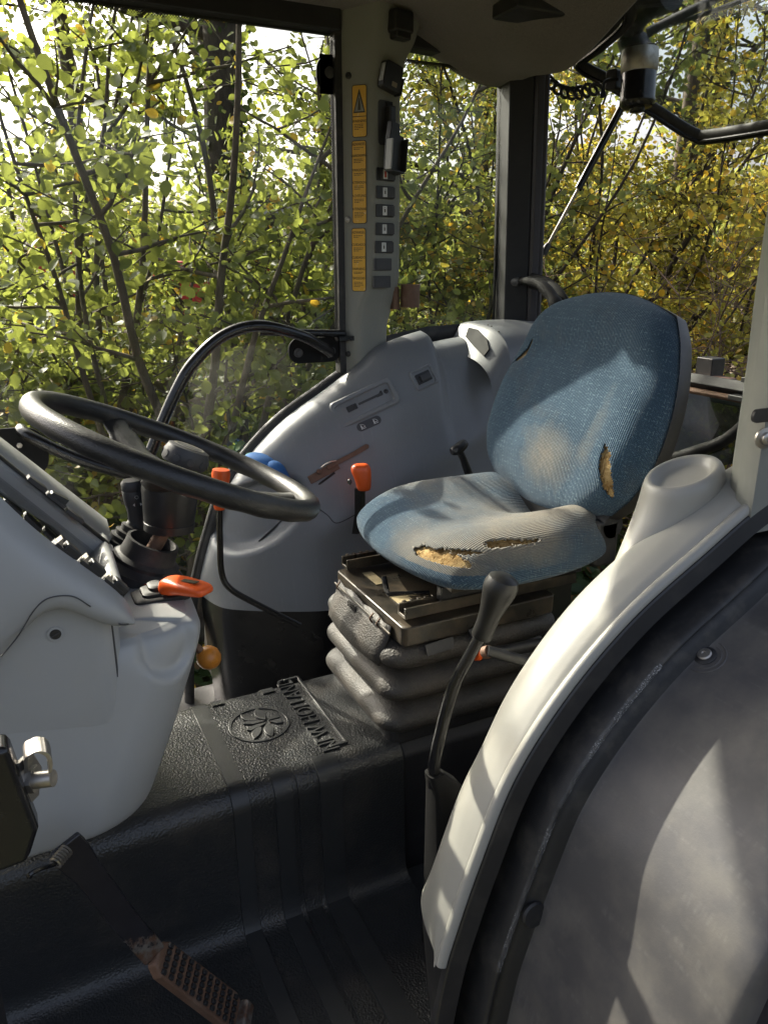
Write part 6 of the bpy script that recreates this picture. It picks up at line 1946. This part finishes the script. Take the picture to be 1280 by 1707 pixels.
def tree(name, label, base, H, r0, leaf, nleaf, size, bark_m, group, crown_z, crown_r, gold=.05, nb=16, lean=(0, 0), shape='diamond', ivy=0):
    b = Vector(base); b.z = ground_z(b.x, b.y) - .1
    t = root(name, label, 'tree', b, group)
    P = stem_path(b, (lean[0], lean[1], 1), H, 10, .05, .02)
    PP = catmull(P, 3)
    wood = MB()
    wood.tube(PP, [r0 * (1.25 if i == 0 else 1) * (1 - .75 * i / (len(PP) - 1)) for i in range(len(PP))], 12)
    tips = []
    for k in range(nb):
        i = int(len(PP) * rv(.18, .97))
        i = min(i, len(PP) - 2)
        if PP[i].z - b.z < crown_z: continue
        a = rv(0, 2 * pi)
        Q = stem_path(PP[i], (math.cos(a), math.sin(a), rv(-.1, .7)), crown_r * rv(.6, 1.2), 7, .22, .03)
        rr_ = r0 * (1 - .75 * i / len(PP)) * .38
        wood.tube(Q, [rr_ * (1 - .85 * j / 7) + .003 for j in range(8)], 6)
        for _ in range(7):
            q0 = Q[random.randrange(2, 8)]
            Q2 = stem_path(q0, (rv(-1, 1), rv(-1, 1), rv(-.4, .5)), crown_r * rv(.25, .5), 5, .3)
            wood.tube(Q2, [rr_ * .25 * (1 - .8 * j / 5) + .0015 for j in range(6)], 4)
            tips.append(Q2)
            for _ in range(2):
                Q3 = stem_path(Q2[random.randrange(1, 5)], (rv(-1, 1), rv(-1, 1), rv(-.6, .4)), crown_r * rv(.15, .3), 4, .3)
                tips.append(Q3)
    part('trunk', wood, bark_m, t, angle=80)
    C = np.empty((nleaf, 3))
    for i in range(nleaf):
        Q = tips[random.randrange(len(tips))]; k = random.randrange(len(Q) - 1)
        p = Q[k].lerp(Q[k + 1], random.random()); C[i] = (p.x, p.y, p.z)
    C += RNG.normal(scale=size * 1.3, size=(nleaf, 3))
    N = RNG.normal(size=(nleaf, 3)); N[:, 2] = np.abs(N[:, 2]) + .2
    leaves_mesh('crown', C, N, size * RNG.uniform(.6, 1.25, nleaf), leaf, t, b, np.clip(RNG.normal(.5, .28, nleaf), 0, 1), (RNG.random(nleaf) < gold) * RNG.uniform(.3, 1, nleaf), shape)
    if ivy:
        C = np.empty((ivy, 3))
        for i in range(ivy):
            k = random.randrange(0, int(len(PP) * .75)); p = PP[k].lerp(PP[k + 1], random.random()); a = rv(0, 2 * pi); q = r0 * rv(.85, 1.25)
            C[i] = (p.x + math.cos(a) * q, p.y + math.sin(a) * q, p.z)
        N = RNG.normal(size=(ivy, 3)); N[:, 1] -= 1; N[:, 0] -= .5
        leaves_mesh('ivy', C, N, .07 * RNG.uniform(.6, 1.2, ivy), M['leaf_ivy'], t, b, RNG.random(ivy), np.zeros(ivy))
    return t

def dirpos(x, dist):
    """ground position in the direction of photo column x, at a distance from the camera"""
    p = px(x, 432, D=10.0); v = Vector((p.x, p.y, 0)).normalized()
    return (v.x * dist, v.y * dist, 0.0)

# --- left: hazel seen through the door
random.seed(21)
shrub('hazel_shrub', 'large multi-stemmed hazel with round pale green leaves just outside the door glass', dirpos(270, 4.4), 15, 4.6, .42, M['leaf_hazel'], 7000, .056, M['bark'], 'shrubs behind the cab', .03, sub=9, r0=.030, singles=240)
shrub('hazel_shrub', 'slender hazel with sparse stems beside the thick ivy-grown trunk', dirpos(60, 5.0), 11, 5.0, .35, M['leaf_hazel'], 6500, .054, M['bark'], 'shrubs behind the cab', .05, sub=9, r0=.026)
shrub('hazel_shrub', 'bushy hazel seen between the grab rail and the grey pillar', dirpos(500, 6.0), 12, 2.7, .55, M['leaf_hazel'], 8500, .052, M['bark_dark'], 'shrubs behind the cab', .04, sub=9, r0=.022)
shrub('hazel_shrub', 'low hazel thicket filling the foot of the door glass', dirpos(380, 5.2), 14, 2.3, .75, M['leaf_hazel'], 9500, .052, M['bark_dark'], 'shrubs behind the cab', .05, sub=8, r0=.016, low=.05)
shrub('hazel_shrub', 'low hazel thicket seen past the front of the steering wheel', dirpos(80, 5.4), 14, 2.2, .75, M['leaf_hazel'], 9500, .052, M['bark_dark'], 'shrubs behind the cab', .05, sub=8, r0=.016, low=.05)
tree('oak_tree', 'thick straight tree trunk wrapped in leaves behind the hazel', dirpos(385, 7.2), 11, .20, M['leaf_hedge'], 6000, .056, M['bark_dark'], 'trees behind the cab', 1.6, 2.2, .04, 22, ivy=900, shape='round')
tree('young_tree', 'thin grey tree with light crown behind the slender hazel', dirpos(150, 8.5), 9, .09, M['leaf_hazel'], 7000, .056, M['bark'], 'trees behind the cab', 1.2, 2.0, .05, 22, shape='round')
tree('young_tree', 'thin grey tree whose crown shows beside the pillar', dirpos(560, 9.5), 9, .10, M['leaf_hedge'], 2600, .058, M['bark'], 'trees behind the cab', 1.6, 2.0, .04, 20, shape='round')
# --- middle: seen through the rear side window
shrub('thorn_shrub', 'dark fine-leaved thorn shrub behind the rear side window', dirpos(745, 6.2), 13, 4.4, .45, M['leaf_hedge'], 9500, .045, M['bark_dark'], 'shrubs behind the cab', .03, sub=10, r0=.022)
shrub('thorn_shrub', 'green thorn shrub low behind the rear side window', dirpos(690, 7.0), 12, 2.8, .7, M['leaf_hazel'], 11000, .048, M['bark_dark'], 'shrubs behind the cab', .06, sub=9, r0=.018, low=.05)
tree('young_tree', 'slim tree rising behind the rear corner post', dirpos(800, 8.8), 10, .11, M['leaf_hedge'], 6500, .052, M['bark_dark'], 'trees behind the cab', 1.4, 2.2, .05, 22)
# --- right: seen through the open rear window
shrub('field_maple', 'yellowing field maple bush behind the gas strut', dirpos(950, 7.2), 13, 4.4, .55, M['leaf_gold'], 11500, .046, M['bark_dark'], 'shrubs behind the cab', .16, sub=10, r0=.022)
shrub('field_maple', 'golden green maple bush above the backrest', dirpos(1080, 8.2), 14, 4.6, .6, M['leaf_gold'], 11000, .046, M['bark_dark'], 'shrubs behind the cab', .14, sub=10, r0=.022)
shrub('field_maple', 'maple bush with orange low leaves behind the backrest top', dirpos(1010, 6.6), 12, 2.4, .8, M['leaf_gold'], 12000, .046, M['bark_dark'], 'shrubs behind the cab', .30, sub=9, r0=.016, low=.05)
shrub('field_maple', 'greener maple bush beside the pillar with the torx bolt', dirpos(1230, 8.4), 13, 4.0, .6, M['leaf_gold'], 9500, .048, M['bark_dark'], 'shrubs behind the cab', .10, sub=10, r0=.022)
shrub('bare_thicket', 'tangled brown bare-twigged thicket behind the lower rear window', dirpos(1190, 5.4), 26, 2.2, .50, M['leaf_gold'], 1500, .045, M['twig'], 'shrubs behind the cab', .2, sub=12, r0=.012, low=.05)
tree('oak_tree', 'big ivy-covered oak trunk seen under the raised rear window', dirpos(1150, 10.5), 12, .27, M['leaf_hedge'], 8000, .060, M['bark_dark'], 'trees behind the cab', 2.6, 2.6, .04, 24, ivy=1500)
tree('young_tree', 'pale thin trunk beside the ivy-covered oak', dirpos(1112, 9.4), 10, .085, M['leaf_gold'], 3500, .065, M['bark'], 'trees behind the cab', 2.8, 1.8, .06, 16)
tree('young_tree', 'light-crowned tree beyond the pillar with the torx bolt', dirpos(1260, 11.0), 10, .12, M['leaf_hedge'], 6500, .058, M['bark'], 'trees behind the cab', 1.6, 2.4, .06, 22)

# --- far wood closing the view
def far_wood():
    n = 26000
    C = []
    ang = RNG.uniform(R(-12), R(68), n)
    clump = RNG.integers(0, 220, n)
    ca_ = RNG.uniform(R(-12), R(68), 220); cd = RNG.uniform(17, 24, 220); cz = RNG.uniform(.2, 1.0, 220) ** 1.3 * 3.6 + GZ; cr = RNG.uniform(.5, 1.2, 220)
    off = RNG.normal(size=(n, 3)) * cr[clump][:, None] * .75
    X = np.sin(ca_[clump]) * cd[clump] + off[:, 0]; Y = np.cos(ca_[clump]) * cd[clump] + off[:, 1]; Z = cz[clump] + off[:, 2]
    C = np.stack([X, Y, Z], 1)
    N = RNG.normal(size=(n, 3)); N[:, 1] -= .4
    o = leaves_mesh('far_wood', C, N, .20 * RNG.uniform(.6, 1.3, n), M['leaf_hedge'], None, (0, 0, 0), np.clip(RNG.normal(.5, .25, n), 0, 1), (RNG.random(n) < .05) * .8, 'diamond')
    o['kind'] = 'stuff'; o['label'] = 'mass of distant green woodland behind the hedges'; o['category'] = 'wood'
far_wood()
# --- ground cover of ivy and fallen leaves on the bank
def cover():
    n = 26000
    a = RNG.uniform(R(-8), R(62), n); d = 3.0 + RNG.random(n) ** .8 * 9
    X, Y = np.sin(a) * d, np.cos(a) * d
    Z = np.array([ground_z(x, y) for x, y in zip(X, Y)])
    iv = RNG.random(n) < (.35 + .5 * (np.sin(X * 1.7) * np.cos(Y * 1.3) > -.2))
    N = RNG.normal(size=(n, 3)) * .45; N[:, 2] = 1; N[:, 1] -= .35
    C = np.stack([X, Y, Z + RNG.uniform(.01, .10, n)], 1)
    for nm, sel, mt, s, lb_, ct in (('ivy_carpet', iv, M['leaf_ivy'], .085, 'dark green ivy carpet on the bank below the shrubs', 'ivy'), ('leaf_litter', ~iv, M['leaf_litter'], .060, 'brown fallen leaves scattered on the bank', 'leaves')):
        k = int(sel.sum())
        o = leaves_mesh(nm, C[sel], N[sel], s * RNG.uniform(.6, 1.2, k), mt, None, (0, 0, 0), RNG.random(k), (RNG.random(k) < .04) * .8)
        o['kind'] = 'stuff'; o['label'] = lb_; o['category'] = ct
cover()
# --- fallen logs on the bank
random.seed(5)
for k, (x0, y0, x1, y1, dist, r, lb_) in enumerate(((255, 655, 365, 660, 5.4, .075, 'fallen log lying on the bank under the grab rail'), (300, 690, 420, 678, 4.9, .06, 'thin fallen log beyond the lower edge of the door glass'), (-20, 650, 110, 668, 5.0, .07, 'fallen log on the bank beyond the front of the steering wheel'))):
    a, b = px(x0, y0, D=dist), px(x1, y1, D=dist * 1.03)
    for p in (a, b): p.z = max(p.z, ground_z(p.x, p.y) + r * .5)
    m = MB(); m.tube(catmull([a, a.lerp(b, .4) + Vector((0, .05, .03)), b], 5), [r * rv(.85, 1.1) for _ in range(11)], 10)
    single('fallen_log', m, M['log'], lb_, 'log', 'logs on the bank')

# --- machinery standing beyond the hazel
def far_tractor():
    c = px(440, 440, D=15.0)
    t = root('red_tractor', 'red tractor with pale cab roof and orange beacon half hidden by leaves', 'tractor', (c.x, c.y, ground_z(c.x, c.y)))
    def at_(x, y): return px(x, y, D=15.0)
    def block(name, x0, y0, x1, y1, dep, mat):
        a, b = at_(x0, y0), at_(x1, y1)
        w = (Vector((b.x, b.y, 0)) - Vector((a.x, a.y, 0))).length
        m = MB(); cc = (a + b) / 2
        d = Vector((b.x - a.x, b.y - a.y, 0)).normalized()
        m.box((0, 0, 0), (w, dep, abs(a.z - b.z)), mat_frame(cc, d, Vector((-d.y, d.x, 0)), Vector((0, 0, 1))))
        return part(name, m, mat, t, smooth=False, bevel=.05)
    block('cab_roof', 365, 345, 512, 366, 1.5, M['grey'])
    block('roof_trim', 445, 352, 512, 372, 1.52, M['black'])
    block('cab_glass', 378, 367, 500, 430, 1.3, M['glass_dirty'])
    for x in (378, 432, 498): block('cab_post', x - 3, 366, x + 3, 432, 1.32, M['frame_black'])
    block('hood', 255, 435, 372, 468, .8, M['red_paint'])
    block('body', 300, 440, 500, 520, 1.0, M['red_paint'])
    a = at_(497, 345); m = MB(); m.lathe([(.07, 0), (.07, .06), (.062, .10), (.058, .20), (.03, .23), (.0005, .235)], place(a, (0, 0, 1)), 20); part('beacon', m, M['orange'], t)
    for x, r in ((290, .55), (460, .85)):
        a = at_(x, 500); a.z = ground_z(a.x, a.y) + r
        m = MB(); m.lathe([(r * .5, -.2), (r * .9, -.22), (r, -.15), (r, .15), (r * .9, .22), (r * .5, .2)], place(a, (_F.x, _F.y, 0)), 32); part('wheel', m, M['tyre'], t)
    p0 = at_(331, 345); p1 = at_(331, 440); m = MB(); m.tube([p0, p1], .05, 10); part('exhaust', m, M['rust'], t)
far_tractor()
def red_machine(x0, y0, x1, y1, dist, lb_):
    a, b = px(x0, y0, D=dist), px(x1, y1, D=dist)
    gz_ = ground_z(a.x, a.y)
    t = root('red_implement', lb_, 'implement', ((a.x + b.x) / 2, (a.y + b.y) / 2, gz_))
    m = MB(); m.tube(catmull([a, a.lerp(b, .5) + Vector((0, 0, .12)), b], 5), .09, 10); part('boom', m, M['red_paint'], t)
    m = MB(); m.tube([a, Vector((a.x, a.y, gz_))], .06, 8); m.tube([b, Vector((b.x, b.y, gz_))], .06, 8); part('leg_frame', m, M['red_paint'], t)
red_machine(765, 450, 805, 444, 13.0, 'red farm implement seen through the rear side window')
red_machine(60, 372, 110, 380, 14.0, 'red farm implement behind the slender hazel')
